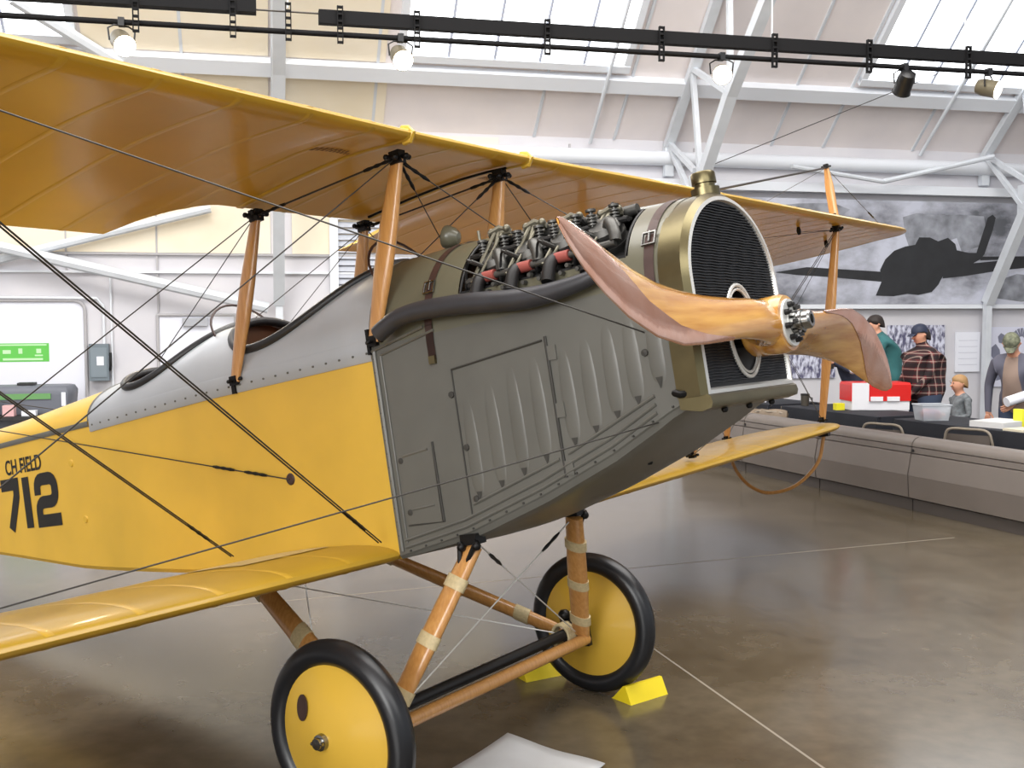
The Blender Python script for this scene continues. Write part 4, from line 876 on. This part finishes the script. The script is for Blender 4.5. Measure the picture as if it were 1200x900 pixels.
# core face with hole: bridge between outline and hole ellipse
n_ = len(o5); cen = HC
hole = []
for p in o5:
    d = p - cen; a = atan2(d.z / HB, d.y / HA); hole.append(Vector((RX - .012, HA * cos(a), HC.z + HB * sin(a))))
mb = MB(); mb.loft([o5, hole, [h + Vector((-.10, 0, 0)) for h in hole]], caps=False); core = mb.build('core', corem, RAD, smooth=False)
mb = MB()
def half_w(z):
    return .945 * .36 * (1 if z < -.01 else sqrt(max(0, 1 - ((z + .01) / (.29 * .945)) ** 2)))
z = RZB + .035; rnd = random.Random(3)
while z < .255:
    w = half_w(z) - .008; hz = (z - HC.z) / HB; spans = [(-w, w)]
    if abs(hz) < 1: hw = HA * sqrt(1 - hz * hz) + .012; spans = [(-w, -hw), (hw, w)]
    for a, b in spans:
        if b - a < .02: continue
        K = max(1, int((b - a) / .05)); prev = None; r = []
        for k in range(K + 1):
            y = a + (b - a) * k / K; dz = (k % 2) * .0018; r.append([(RX - .012, y, z - .0022 + dz), (RX - .004, y, z - .001 + dz), (RX - .004, y, z + .001 + dz), (RX - .012, y, z + .0022 + dz)])
        mb.loft(r, closed=False)
    z += .0095
mb.build('fins', mat('radiator fin', (58, 60, 64), .4, metal=.5), RAD, smooth=False, kind='stuff')
mb = MB()
for e, x0 in ((1.0, .004), ):
    ring = [Vector((RX - .006, HA * 1.04 * cos(2*pi*k/40), HC.z + HB * 1.04 * sin(2*pi*k/40))) for k in range(42)]
    mb.tube(ring, .007, 8)
mb.build('hole_ring', M['nickel'], RAD)
mb = MB(); ring = [Vector((RX - .006, HA * .93 * cos(2*pi*k/40), HC.z + HB * .94 * sin(2*pi*k/40))) for k in range(42)]; mb.tube(ring, .005, 6); mb.build('hole_ring', M['nickel'], RAD)
mb = MB(); mb.lathe([(.16, 0), (.0, .002)], (RX - .10, 0, HC.z), (1, 0, 0), 24); mb.build('hole_back', M['black'], RAD)
mb = MB(); mb.loft([[(1.285, y, RZB + .01), (1.285, y, RZB - .035), (RX - .03, y, RZB - .05), (RX + .006, y, RZB - .042), (RX + .012, y, RZB - .025), (RX + .008, y, RZB - .006), (RX - .004, y, RZB + .002)] for y in (-.366, -.36, .36, .366)], closed=True, caps=True); mb.build('lower_tank', M['brass'], RAD)
for sd in (-1, 1):
    mb = MB(); mb.tube([(1.30, sd * .364, -.012), (RX, sd * .350, -.012)], .006, 6); mb.build('shell_seam', M['brass'], RAD)
mb = MB(); mb.lathe([(.050, 0), (.050, .035), (.036, .038), (.036, .05), (.043, .052), (.043, .085), (.038, .092), (.0, .093)], (1.325, 0, .288), (0, 0, 1), 28); mb.build('filler_cap', M['brass'], RAD)

# --- engine
ENG = sub('engine')
mb = MB(); mb.loft([[(x, y, z) for y, z in ((-.30, .05), (-.335, .10), (-.2, .16), (-.05, .20), (.05, .20), (.2, .16), (.335, .10), (.30, .05), (.15, -.3), (-.15, -.3))] for x in (.40, .44, 1.18, 1.22)]); mb.build('crankcase', M['iron'], ENG)
mb = MB(); mb.cyl((1.2, 0, -.185), (1.5, 0, -.185), .045, n=20); mb.build('crankshaft_nose', M['iron'], ENG)
cyl_x = (.575, .733, .891, 1.049)
def eng_cyl(x, sd):
    ax = Vector((0, sd * .62, .78)); b = Vector((x, sd * .10, .04)); top = b + ax * .235
    mb = MB(); mb.cyl(b, top, .062, n=18)
    for k in range(5): mb.cyl(b + ax * (.10 + k * .028), b + ax * (.108 + k * .028), .068, n=18)
    mb.lathe([(.066, 0), (.066, .012), (.05, .03), (.0, .036)], top, ax, 18); cy = mb.build('cylinder', M['alloy'], ENG)
    def sp(name, m, f): q = MB(); f(q); return q.build(name, m, ENG)
    t1 = top + Vector((-.035, sd * .02, .035)); t2 = top + Vector((.035, -sd * .02, .04))
    for t in (t1, t2):
        def valve(q, t=t):
            q.cyl(t - Vector((0, 0, .03)), t + Vector((0, 0, .045)), .007, n=8)
            for k in range(4): q.cyl(t + Vector((0, 0, -.01 + k * .011)), t + Vector((0, 0, -.005 + k * .011)), .017, n=10)
            q.cyl(t + Vector((0, 0, .038)), t + Vector((0, 0, .046)), .019, n=10)
        sp('valve', M['alloy'], valve)
    tt = Vector((x + .005, sd * .205, .330 - .045 * (x - .575) / .474)); pb = Vector((x - .05, sd * .345, .145))
    sp('pushrod', M['rodcream'], lambda q: q.tube([pb, tt + Vector((-.012, sd * .012, 0))], .0085, 8))
    sp('pushrod', M['rodcream'], lambda q: q.tube([pb + Vector((.03, 0, .01)), tt + Vector((.018, sd * .01, -.01))], .006, 8))
    def rocker(q):
        q.tube([tt + Vector((-.03, sd * .025, .0)), tt + Vector((.0, 0, .015)), tt + Vector((.035, -sd * .03, .0))], [.009, .014, .009], 8)
        q.tube([tt + Vector((-.04, -.01, -.004)), tt + Vector((.045, .01, -.004))], .011, 8)
        q.tube([tt, top + Vector((0, 0, .02))], .012, 8)
        for e in (-.035, .035): q.ball(tt + Vector((e, 0, .008)), .015, 6)
    sp('rocker_arm', M['rodcream'], rocker)
    sp('inlet_elbow', M['alloy'], lambda q: q.tube(smooth_path([top + Vector((.0, 0, -.03)), top + Vector((.045, sd * .045, .015)), top + Vector((.075, sd * .075, -.03)), Vector((x + .08, sd * .33, .165))], 5), .021, 10))
    sp('exhaust_stub', M['iron'], lambda q: q.tube(smooth_path([top + Vector((-.01, sd * .02, -.06)), Vector((x - .01, sd * .35, .15)), Vector((x - .01, sd * .395, .075))], 4), .024, 10))
    sp('spark_plug', M['alloy'], lambda q: (q.cyl(top + Vector((-.02, sd * .055, -.02)), top + Vector((-.035, sd * .11, .0)), .009, n=8), q.cyl(top + Vector((-.035, sd * .11, .0)), top + Vector((-.04, sd * .125, .005)), .005, n=6)))
    sp('ignition_lead', M['black'], lambda q: q.tube(smooth_path([top + Vector((-.038, sd * .12, .003)), Vector((x - .06, sd * .35, .21)), Vector((x - .09, sd * .33, .12)), Vector((x - .1, sd * .28, .1))], 4), .005, 6))
    sp('cylinder_stud', M['alloy'], lambda q: [q.cyl(Vector((x + e, sd * .35, .10 + f)), Vector((x + e, sd * .372, .10 + f)), .008, n=6) for e, f in ((-.06, .0), (-.02, .015), (.03, .0), (.06, .02))])
def clutter(sd):
    rr_ = random.Random(11 + sd); mb = MB()
    for k in range(70):
        x = rr_.uniform(.49, 1.13); f = rr_.random(); y = sd * (.16 + .20 * f); z = .30 - .20 * f + rr_.uniform(-.03, .02); p = Vector((x, y, z)); q = p + Vector((rr_.uniform(-.05, .05), rr_.uniform(-.03, .03), rr_.uniform(-.05, .03)))
        if k % 3 == 0: mb.box(p, (.025, .02, .03), mi=k % 2)
        elif k % 3 == 1: mb.tube([p, q], rr_.uniform(.005, .011), 6, mi=(k // 3) % 2)
        else: mb.cyl(p, p + Vector((0, sd * .02, .012)), rr_.uniform(.008, .015), n=8, mi=k % 2)
    mb.build('engine_fittings', [M['iron'], M['alloy']], ENG, kind='stuff')
for sd in (-1, 1):
    clutter(sd)
    for x in cyl_x: eng_cyl(x, sd)
    for x in (.60, .76, .92):
        mb = MB(); mb.tube([(x - .028, sd * .335, .158), (x + .028, sd * .335, .158)], .02, 12); mb.build('rubber_hose', M['redhose'], ENG)
    mb = MB(); mb.tube([(.50, sd * .335, .155), (1.13, sd * .335, .16)], .0125, 10); mb.build('water_pipe', M['alloy'], ENG)
    mb = MB(); mb.tube([(.50, sd * .16, .29), (1.14, sd * .16, .285)], .02, 10); mb.build('inlet_manifold', M['alloy'], ENG)
    mb = MB(); mb.tube([(.47, sd * .25, .255), (1.14, sd * .24, .245)], .011, 8); mb.build('camshaft_tube', M['iron'], ENG)
    pth = smooth_path([(1.11, sd * .395, .07), (1.0, sd * .405, .045), (.8, sd * .41, .036), (.55, sd * .412, .066), (.34, sd * .412, .083), (.22, sd * .414, .078), (.15, sd * .418, .055), (.105, sd * .42, .034)], 5)
    rr = [.02 + .018 * min(1, i / 10) if i < 10 else .038 - .004 * min(1, max(0, (i - 16) / 8)) for i in range(len(pth))]; rr[-1] = .034
    mb = MB(); mb.tube(pth, rr, 16, caps=False); mb.tube([Vector(p) for p in pth[-4:]], [r - .005 for r in rr[-4:]], 16, caps=False); mb.build('exhaust_pipe', M['exhaust'], ENG)

# --- propeller (about x axis)
PC = Vector((1.478, 0, -.188)); PROP = empty('propeller', PC, (0, 0, 0), parent=AC)
PHI = 2.9298
er = Vector((0, cos(PHI), sin(PHI))); et = Vector((0, -sin(PHI), cos(PHI)))          # et: towards upper/trailing edge of the starboard blade? (sign fixed below)
if et.z < 0: et = -et
# r, offset of centre line along et, chord, thickness, twist(deg)
BL = [(.0, .0, .16, .15, 30), (.06, -.002, .172, .145, 32), (.12, -.010, .176, .125, 33), (.20, -.022, .172, .10, 33), (.32, -.042, .170, .075, 32), (.45, -.068, .180, .058, 29), (.58, -.092, .200, .045, 27), (.72, -.112, .218, .036, 23), (.86, -.110, .222, .028, 20), (1.0, -.088, .212, .022, 18), (1.10, -.062, .182, .018, 17), (1.18, -.036, .138, .014, 16), (1.23, -.016, .088, .011, 16), (1.262, .002, .02, .006, 16)]
def bl_at(r):
    return [lerp([(b[0], b[k]) for b in BL], r) for k in range(1, 5)]
def bl_sec(r, sgn, off=0, n=24):
    o, c, th, tw = bl_at(r); tw = radians(tw); e = er * sgn; t = et * sgn
    cdir = (t * cos(tw) - Vector((1, 0, 0)) * sin(tw)); ndir = (Vector((1, 0, 0)) * cos(tw) + t * sin(tw)); p = e * r + t * o; ring = []
    for k in range(n):
        a = 2 * pi * k / n; u = cos(a); v = sin(a)
        k2 = 1 if r < .16 else (.35 if v < 0 else 1.15)
        ring.append(p + cdir * (u * (c / 2 + off)) + ndir * (v * (th / 2 * k2 + off)))
    return ring
rs = [0, .03, .06, .09, .12, .16, .2, .26, .32, .38, .45, .52, .58, .65, .72, .79, .86, .93, 1.0, 1.05, 1.1, 1.14, 1.18, 1.21, 1.235, 1.252, 1.262]
def cr(r):   # smooth interpolation helper
    return r
for sgn in (1, -1):
    mb = MB(); mb.loft([bl_sec(r, sgn) for r in rs]); mb.build('blade', M['blade'], PROP, angle=60)
# copper sheath: wraps the leading edge (u = -1 side) and the whole tip
def sheath(sgn):
    mb = MB(); R_ = [r for r in (.40, .45, .52, .58, .65, .72, .79, .86, .93, 1.0, 1.05, 1.1, 1.14, 1.18, 1.21, 1.235, 1.252, 1.264)]
    rings = []
    for r in R_:
        sec = bl_sec(min(r, 1.262), sgn, .0022, 48); n = 48
        cov = lerp([(.40, .10), (.55, .20), (.70, .32), (.85, .46), (.97, .68), (1.07, .97), (1.3, .97)], r)
        # angle range centred on pi (leading edge)
        rings.append([sec_pt(sec, pi + (j / 28 * 2 - 1) * pi * cov) for j in range(29)])
    mb.loft(rings, closed=False); return mb.build('copper_sheath', M['copper'], PROP, angle=60)
def sec_pt(sec, a):
    n = len(sec); q = (a / (2 * pi) * n) % n; i = int(q) % n; f = q - int(q); return sec[i].lerp(sec[(i + 1) % n], f)
for sgn in (1, -1): sheath(sgn)
mb = MB(); mb.lathe([(.0, -.075), (.085, -.075), (.097, -.06), (.100, .05), (.093, .068), (.0, .068)], (0, 0, 0), (1, 0, 0), 36); mb.build('hub_boss', M['blade'], PROP)
mb = MB(); mb.lathe([(.0, .068), (.079, .068), (.081, .072), (.079, .078), (.04, .079), (.04, .082)], (0, 0, 0), (1, 0, 0), 36); mb.build('hub_plate', M['nickel'], PROP)
mb = MB(); mb.lathe([(.038, .078), (.038, .10), (.032, .10), (.032, .108), (.037, .11), (.037, .118), (.031, .12), (.031, .140), (.026, .146), (.016, .146), (.016, .13), (.0, .13)], (0, 0, 0), (1, 0, 0), 28); mb.build('hub_nut', M['steel'], PROP)
for k in range(8):
    a = 2 * pi * k / 8 + .2; c = Vector((.078, .060 * cos(a), .060 * sin(a)))
    mb = MB(); mb.cyl(c, c + Vector((.014, 0, 0)), .011, n=6); mb.cyl(c, c + Vector((.022, 0, 0)), .006, n=8); mb.build('hub_bolt', M['iron'], PROP)
for k in range(4):
    a = 2 * pi * k / 4; mb = MB(); c = Vector((.105, .045 * cos(a), .045 * sin(a))); mb.box(c, (.012, .012, .012)); mb.build('lock_tab', M['iron'], PROP, smooth=False)

# --- wings
CH = 1.51; INC = radians(2.0)
def fu(c): return .125 * CH * sqrt(max(c, 0)) * (1 - c) * .98
def fl(c): return -.019 * CH * min(1, sqrt(max(c, 0) / .035)) * max(0, 1 - c / .34) ** 1.5 - .006 * CH * sqrt(max(c, 0)) * (1 - c) + .016 * CH * sin(pi * c) * (c > 0)
CS = [0, .004, .012, .03, .06, .1, .16, .24, .33, .43, .54, .66, .78, .9, 1.0]
class Wing:
    def __init__(s, xle, zle, y0, dih, ytip, cut=None, tipl=.55):
        s.xle, s.zle, s.y0, s.dih, s.ytip, s.cut, s.tipl = xle, zle, y0, dih, ytip, cut, tipl
    def z0(s, y): return s.zle + max(0, abs(y) - s.y0) * s.dih
    def lim(s, y):
        q = (abs(y) - (s.ytip - s.tipl)) / s.tipl
        xl, xt = s.xle, s.xle - CH
        if q > 0:
            k = 1 - sqrt(max(0, 1 - min(1, q) ** 2.2)); xl -= .22 * CH * k; xt += .60 * CH * (1 - sqrt(max(0, 1 - min(1, q) ** 2)))
        if s.cut and abs(y) < s.cut[1]:
            q = (abs(y) - s.cut[0]) / (s.cut[1] - s.cut[0]); xt2 = s.cut[2]
            if q > 0: xt2 = s.cut[2] + (xt - s.cut[2]) * (1 - sqrt(max(0, 1 - q * q)))
            xt = xt2
        return xl, xt
    def pt(s, y, c, up, off=0):
        xl, xt = s.lim(y); ch = xl - xt; full = (s.xle - xl) + c * ch; cc = full / CH
        k = ch / CH; q = (abs(y) - (s.ytip - s.tipl)) / s.tipl; thin = 1 if q < 0 else max(.12, sqrt(max(0, 1 - min(1, q) ** 2.5)))
        zz = (fu(c) if up else fl(c)) * (.35 + .65 * k) * thin + (off if up else -off)
        return Vector((xl - c * ch, y, s.z0(y) - INC * full + zz + (.0 if q < 0 else .02 * min(1, q) ** 2)))
    def ring(s, y, off=0):
        return [s.pt(y, c, True, off) for c in CS] + [s.pt(y, c, False, off) for c in reversed(CS[1:-1])] 
    def mesh(s, ys, name, m, parent):
        mb = MB(); mb.loft([s.ring(y) for y in ys]); return mb.build(name, m, parent, angle=50)
def yspan(a, b, extra=(), n=40):
    r = {round(a + (b - a) * i / n, 4) for i in range(n + 1)} | set(extra); return sorted(r)
UW = Wing(.389, .737, .386, .0153, 6.6, cut=(.48, .70, -.60), tipl=.6)
LWs = Wing(-.003, -.815, .36, .0153, 5.17, tipl=.5)
tipx = lambda w: [sg * (w.ytip - w.tipl * (1 - sin(pi / 2 * k / 10))) for k in range(11) for sg in (1, -1)]
cutx = [sg * (.48 + .22 * k / 12) for k in range(13) for sg in (1, -1)]
UWO = UW.mesh([y for y in yspan(-6.6, 6.6, [round(v, 4) for v in tipx(UW) + cutx], 50) if abs(y) <= 6.6], 'upper_wing', M['wingyellow'], AC)
LWO = {}
for sg in (-1, 1):
    ys = [y for y in yspan(.362, 5.17, [round(abs(v), 4) for v in tipx(LWs)], 26) if .362 <= y <= 5.17]
    LWO[sg] = LWs.mesh([sg * y for y in ys], 'lower_wing', M['wingyellow'], AC)
def rib(w, y, parent, wd=.014, m=None, name='rib_tape', top=True, h=.0014):
    mb = MB()
    for up in ((True, False) if top else (False,)):
        mb.loft([[w.pt(y - wd, c, up, .0004), w.pt(y - wd * .7, c, up, h), w.pt(y + wd * .7, c, up, h), w.pt(y + wd, c, up, .0004)] for c in CS[1:]], closed=False)
    return mb.build(name, m or M['tape'], parent, angle=60)
y = .60
while y < 6.1:
    for sg in (-1, 1): rib(UW, sg * y, UWO)
    y += .295
for y in (-.14, .14): rib(UW, y, UWO)
y = .62
while y < 4.8:
    for sg in (-1, 1): rib(LWs, sg * y, LWO[sg])
    y += .295
for y in (-.386, .386): rib(UW, y, UWO, .022, M['tape'], 'panel_joint', h=.004)
for y in (.36,):
    mb = MB(); mb.tube([UW.pt(y + (.03 if y < 0 else -.03), c, False, .008) for c in [.10, .2, .35, .5, .66, .8, .93]], .006, 6); mb.build('underwing_tube', M['fitting'], UWO)
for y in (-.386, .386):
    mb = MB(); mb.tube([UW.pt(y, .05, False, .004), UW.pt(y, .02, False, .006), UW.pt(y, 0, True, .005), UW.pt(y, .02, True, .006), UW.pt(y, .05, True, .004)], .012, 8); mb.build('leading_edge_clip', M['tape'], UWO)
for (xx, yy, txts) in ((-.02, -.62, ('LEFT', 'INTERMEDIATE')), (-.02, .33, ('CENTER', 'SECTION'))):
    pass
# stencil-like faded marks under the wing (illegible in the photo: short ink dashes)
stm = mat('faded stencil ink', (128, 92, 34), .6)
for bx, by in ((-.045, -.60), (-.06, .36)):
    mb = MB(); rr_ = random.Random(5)
    for row in range(2):
        yy = by
        for k in range(8 + row * 2):
            w_ = .008 + .007 * rr_.random(); c = (.389 - (bx - row * .035)) / CH; a = UW.pt(yy, c, False, .003); b = UW.pt(yy + w_, c, False, .003); up = Vector((.02, 0, 0))
            mb.add([a, b, b + up, a + up], [(0, 1, 2, 3)]); yy += w_ + .007
    mb.build('stencil_mark', stm, UWO, smooth=False, kind='stuff')
# lower wing roots: pale walkway patch near the fuselage
mb = MB(); W_ = LWs
mb.loft([[W_.pt(-yy, c, True, .0025) for yy in (.37, .5, .66, .82)] for c in (.24, .33, .43, .54, .62)], closed=False); mb.build('walkway_patch', mat('pale walkway patch', (206, 186, 140), .45, coat=.2), LWO[-1])
# skid bows under the lower wing tips
for sg in (-1, 1):
    y = 4.71 * sg; mb = MB(); mb.tube(smooth_path([(-.10, y, -.76), (-.125, y, -.84), (-.18, y, -.98), (-.29, y, -1.09), (-.42, y, -1.165), (-.56, y, -1.195), (-.68, y, -1.185), (-.79, y, -1.12), (-.86, y, -1.03), (-.90, y, -.93), (-.92, y, -.80)], 4), .014, 8); mb.build('wing_skid', M['woodstrut'], LWO[sg])
    mb = MB(); mb.box((-.10, y, -.775), (.07, .05, .05)); mb.build('skid_clip', M['fitting'], LWO[sg])

# --- struts
XF, XR = .251, -.570
def zu(y, x): return .698 + max(0, abs(y) - .386) * .0153 + (x - .251) * INC
def zlw(y): return -.765 + (abs(y) - .36) * .0153
def fitting(root, p, n=6, s=1.0, seed=1):
    mb = MB(); p = Vector(p); rr_ = random.Random(seed)
    mb.box(p, (.05 * s, .04 * s, .05 * s))
    for k in range(n):
        a = 2 * pi * k / n; d = Vector((cos(a), sin(a), .2 * rr_.uniform(-1, 1))) * .045 * s; mb.ball(p + d, .012 * s, 5); mb.tube([p, p + d], .009 * s, 6)
    return mb.build('strut_fitting', M['fitting'], root, kind='stuff')
def strut_part(name, a, b, ch=.085, th=.036, mt='woodstrut', seed=1):
    mb = MB(); mb.strut(a, b, ch, th); o = mb.build(name, M[mt], AC, angle=60)
    fitting(o, b, seed=seed); fitting(o, a, 4, .8, seed + 1); return o
for sg in (-1, 1):
    strut_part('cabane_strut', (.03, sg * .366, .02), (XF, sg * .331, .690), .095, .045, seed=3)
    strut_part('cabane_strut', (-.80, sg * .372, -.01), (XR, sg * .331, .665), .09, .042, seed=5)
    for yy in (2.42, 4.71):
        strut_part('interplane_strut', (-.10, sg * yy, zlw(yy) + .03), (XF, sg * yy, zu(yy, XF)), seed=7)
        strut_part('interplane_strut', (-.92, sg * yy, zlw(yy) - .02), (XR, sg * yy, zu(yy, XR)), seed=9)
    k0 = Vector((XF, sg * 4.71, UW.pt(sg * 4.71, .09, True).z)); mb = MB(); mb.strut(k0, k0 + Vector((0, 0, .40)), .07, .032, taper=(1, 1, .5)); kp = mb.build('kingpost', M['woodstrut'], AC, angle=60); fitting(kp, k0 + Vector((0, 0, .40)), 4, .7); fitting(kp, k0 + Vector((0, 0, .01)), 4, .8)
    # small plate and slot where the rear cabane strut passes the deck
    mb = MB(); mb.box((-.818, sg * .368, -.03), (.022, .012, .07)); mb.build('strut_shoe', M['fitting'], FUS, smooth=False)
    mb = MB(); mb.box((.0, sg * .366, .02), (.014, .012, .10)); mb.build('strut_shoe', M['fitting'], FUS, smooth=False)

# --- rigging
def wire(a, b, r=.0026, tb=None, twin=0):
    a = Vector(a); b = Vector(b); d = (b - a); mb = MB()
    if twin:
        w = Vector((1, 0, 0)) * twin
        mb.tube([a - w, b - w], r, 6); mb.tube([a + w, b + w], r, 6)
    else: mb.tube([a, b], r, 6)
    o = mb.build('bracing_wire', M['cable'], AC)
    if tb:
        for t in tb:
            c = a + d * t; u = d.normalized(); mb = MB(); mb.tube([c - u * .07, c - u * .045, c - u * .02, c, c + u * .02, c + u * .045, c + u * .07], [r * 1.6, .008, .0055, .0085, .0055, .008, r * 1.6], 8); mb.build('turnbuckle', M['fitting'], o)
    return o
U = lambda x, y: (x, y, zu(y, x) - .01)
Lo = lambda x, y: (x, y, zlw(y) + (.025 if x > -.5 else -.02))
for sg in (-1, 1):
    wire((-.06, sg * .40, -.755), U(XF, sg * 2.42), .003, (.07,), .008)                      # front flying (double)
    wire((-.93, sg * .41, -.76), U(XR, sg * 2.42), .003, (.09,), .008)                       # rear flying
    wire(U(XF, sg * .34), Lo(-.10, sg * 2.42), .0026)                                        # landing front
    wire(U(XR, sg * .34), Lo(-.92, sg * 2.42), .0026)
    wire(Lo(-.10, sg * 2.42), U(XF, sg * 4.71), .0028, None, .008); wire(Lo(-.92, sg * 2.42), U(XR, sg * 4.71), .0028, None, .008)
    wire(U(XF, sg * 2.42), Lo(-.10, sg * 4.71), .0024); wire(U(XR, sg * 2.42), Lo(-.92, sg * 4.71), .0024)
    wire(U(XF, sg * 4.71), Lo(-.92, sg * 4.71), .002); wire(U(XR, sg * 4.71), Lo(-.10, sg * 4.71), .002)
    wire(U(XF, sg * 2.42), Lo(-.92, sg * 2.42), .002); wire(U(XR, sg * 2.42), Lo(-.10, sg * 2.42), .002)
    wire(U(XF, sg * 2.42), (1.20, sg * .365, -.155), .0026)                                   # nose drift wire, upper
    wire(Lo(-.10, sg * 2.42), (1.20, sg * .365, -.45), .0026)                                # nose drift wire, lower
    kt = (XF, sg * 4.71, UW.pt(sg * 4.71, .09, True).z + .39)
    wire(kt, UW.pt(sg * 2.42, .10, True, .01), .008); wire(kt, UW.pt(sg * 5.95, .10, True, .01), .0024, (.8,)); wire(kt, UW.pt(sg * 4.0, .62, True, .01), .0024)
    wire((-.555, sg * .365, -.465), (-4.6, sg * .40, .42), .003, (.05, .10))                 # elevator control cable
    wire(U(XR, sg * .34), (-1.62, sg * .14, .20), .0022); wire(U(XF, sg * .34), U(XR, sg * .34), .004, (.12, .85))
wire(U(XF, -.33), (.03, .30, .2), .0024, (.12,)); wire(U(XF, .33), (.03, -.30, .2), .0024, (.12,))
wire(U(XF, .34), (.85, .31, .22), .0024, (.14,)); wire(U(XF, -.34), (.42, .20, .33), .0024, (.14,))
wire(U(XR, .34), (-.80, .0, .25), .002)
for (yy, c) in ((3.35, .62), (4.35, .20), (5.6, .35)):
    p = UW.pt(yy, c, False); mb = MB(); mb.strut(p, p - Vector((0, 0, .06)), .035, .01); mb.build('pulley_bracket', M['fitting'], UWO)
wire(UW.pt(3.35, .62, False, .06), U(XF, 4.71), .0022); wire(UW.pt(4.35, .2, False, .04), U(XF, 4.71), .0022)

# --- landing gear
AXC = Vector((.044, 0, -1.351)); TR = .838
GEAR = sub('landing_gear')
def leg(a, b, binds, ch=.085, th=.045):
    mb = MB(); mb.strut(a, b, ch, th, taper=(.85, 1, .9)); o = mb.build('gear_leg', M['woodstrut'], GEAR, angle=60)
    a = Vector(a); b = Vector(b)
    for q in binds:
        m2 = MB(); m2.strut(a + (b - a) * (q - .035), a + (b - a) * (q + .035), ch + .008, th + .008, taper=(1, 1, 1)); m2.build('cord_binding', M['cord'], GEAR, angle=60)
    return o
for sg in (-1, 1):
    T = Vector((.355, sg * .345, -.80)); B = Vector((.10, sg * .645, -1.36))
    leg(T, B, (.22, .55, .86), .095, .05)
    mb = MB(); mb.box(T + Vector((0, 0, .025)), (.075, .06, .04)); 
    for k in (-1, 1): mb.ball(T + Vector((k * .035, sg * .03, .0)), .018, 6); mb.tube([T + Vector((k * .04, sg * .03, .02)), T + (B - T) * .14 + Vector((k * .01, 0, 0))], .010, 6)
    mb.build('leg_fitting', M['fitting'], GEAR)
    T2 = Vector((-.88, sg * .36, -.86)); B2 = Vector((.0, sg * .65, -1.355))
    leg(T2, B2, (.10, .47, .80), .09, .048)
    mb = MB(); c = Vector((.06, sg * .665, -1.36)); mb.box(c, (.14, .03, .12)); mb.ball(c + Vector((-.05, 0, .08)), .03, 6); mb.ball(c + Vector((.05, 0, .08)), .025, 6)
    for k in range(5): mb.tube([c + Vector((-.05 + k * .025, -.022, -.05)), c + Vector((-.05 + k * .025, -.022, .06))], .011, 6)
    mb.build('axle_bracket', M['fitting'], GEAR)
    for k in range(6):
        ring = [c + Vector((-.03 + .045 * cos(2*pi*j/14), -sg * (.03 + k * .011), .0 + .055 * sin(2*pi*j/14))) for j in range(16)]; mb2 = MB(); mb2.tube(ring, .0075, 6); mb2.build('shock_cord', M['cord'], GEAR)
mb = MB(); mb.cyl((.044, -.90, -1.351), (.044, .90, -1.351), .024, n=16); mb.build('axle', M['black'], GEAR)
mb = MB(); mb.strut((.108, -.66, -1.388), (.108, .66, -1.388), .062, .062, taper=(1, 1, 1)); mb.build('spreader_bar', M['woodstrut'], GEAR, angle=60)
def gw(a, b, tb=None):
    a = Vector(a); b = Vector(b); mb = MB(); mb.tube([a, b], .003, 6); mb.build('gear_wire', M['nickel'], GEAR)
    for t in (tb or ()):
        c = a + (b - a) * t; u = (b - a).normalized(); mb = MB(); mb.tube([c - u * .06, c - u * .03, c, c + u * .03, c + u * .06], [.004, .008, .006, .008, .004], 8); mb.build('turnbuckle', M['fitting'], GEAR)
gw((.355, -.30, -.815), (.10, .60, -1.34), (.12,)); gw((.355, .30, -.815), (.10, -.60, -1.34), (.12,))
gw((-.88, -.36, -.87), (.0, .58, -1.34)); gw((-.62, -.30, -.86), (-.62, -.30, -1.15))
for sg in (-1, 1):
    WH = empty('wheel', (.044, sg * TR, -1.351), parent=AC)
    mb = MB(); mb.lathe([(.283 + .047 * cos(a), .047 * sin(a)) for a in [2*pi*k/18 for k in range(19)]], (0, 0, 0), (0, 1, 0), 56); mb.build('tire', M['tire'], WH)
    mb = MB(); mb.lathe([(.252, -.028), (.257, -.02), (.257, .02), (.252, .028)], (0, 0, 0), (0, 1, 0), 48); mb.build('rim', M['black'], WH)
    for s2 in (-1, 1):
        mb = MB(); mb.lathe([(.252, s2 * .026), (.15, s2 * .055), (.05, s2 * .082), (.0, s2 * .086)], (0, 0, 0), (0, 1, 0), 48); mb.build('wheel_disc', M['yellow'], WH, angle=60)
    s2 = sg
    mb = MB(); mb.lathe([(.03, .078), (.028, .10), (.02, .102), (.02, .115), (.0, .116)], (0, 0, 0), (0, s2, 0), 16); mb.cyl((-.028, s2 * .109, 0), (.028, s2 * .109, 0), .006, n=8); mb.build('hub_cap', M['steel'], WH)
    mb = MB(); mb.lathe([(.045, .0), (.045, .004), (.0, .004)], Vector((-.105, s2 * .058, .105)), (-.18, s2, .18), 18)
    for v in range(len(mb.v)): 
        x_, y_, z_ = mb.v[v]; mb.v[v] = (-.105 + (x_ + .105) * .75, y_, z_)
    mb.build('valve_patch', M['leather'], WH)
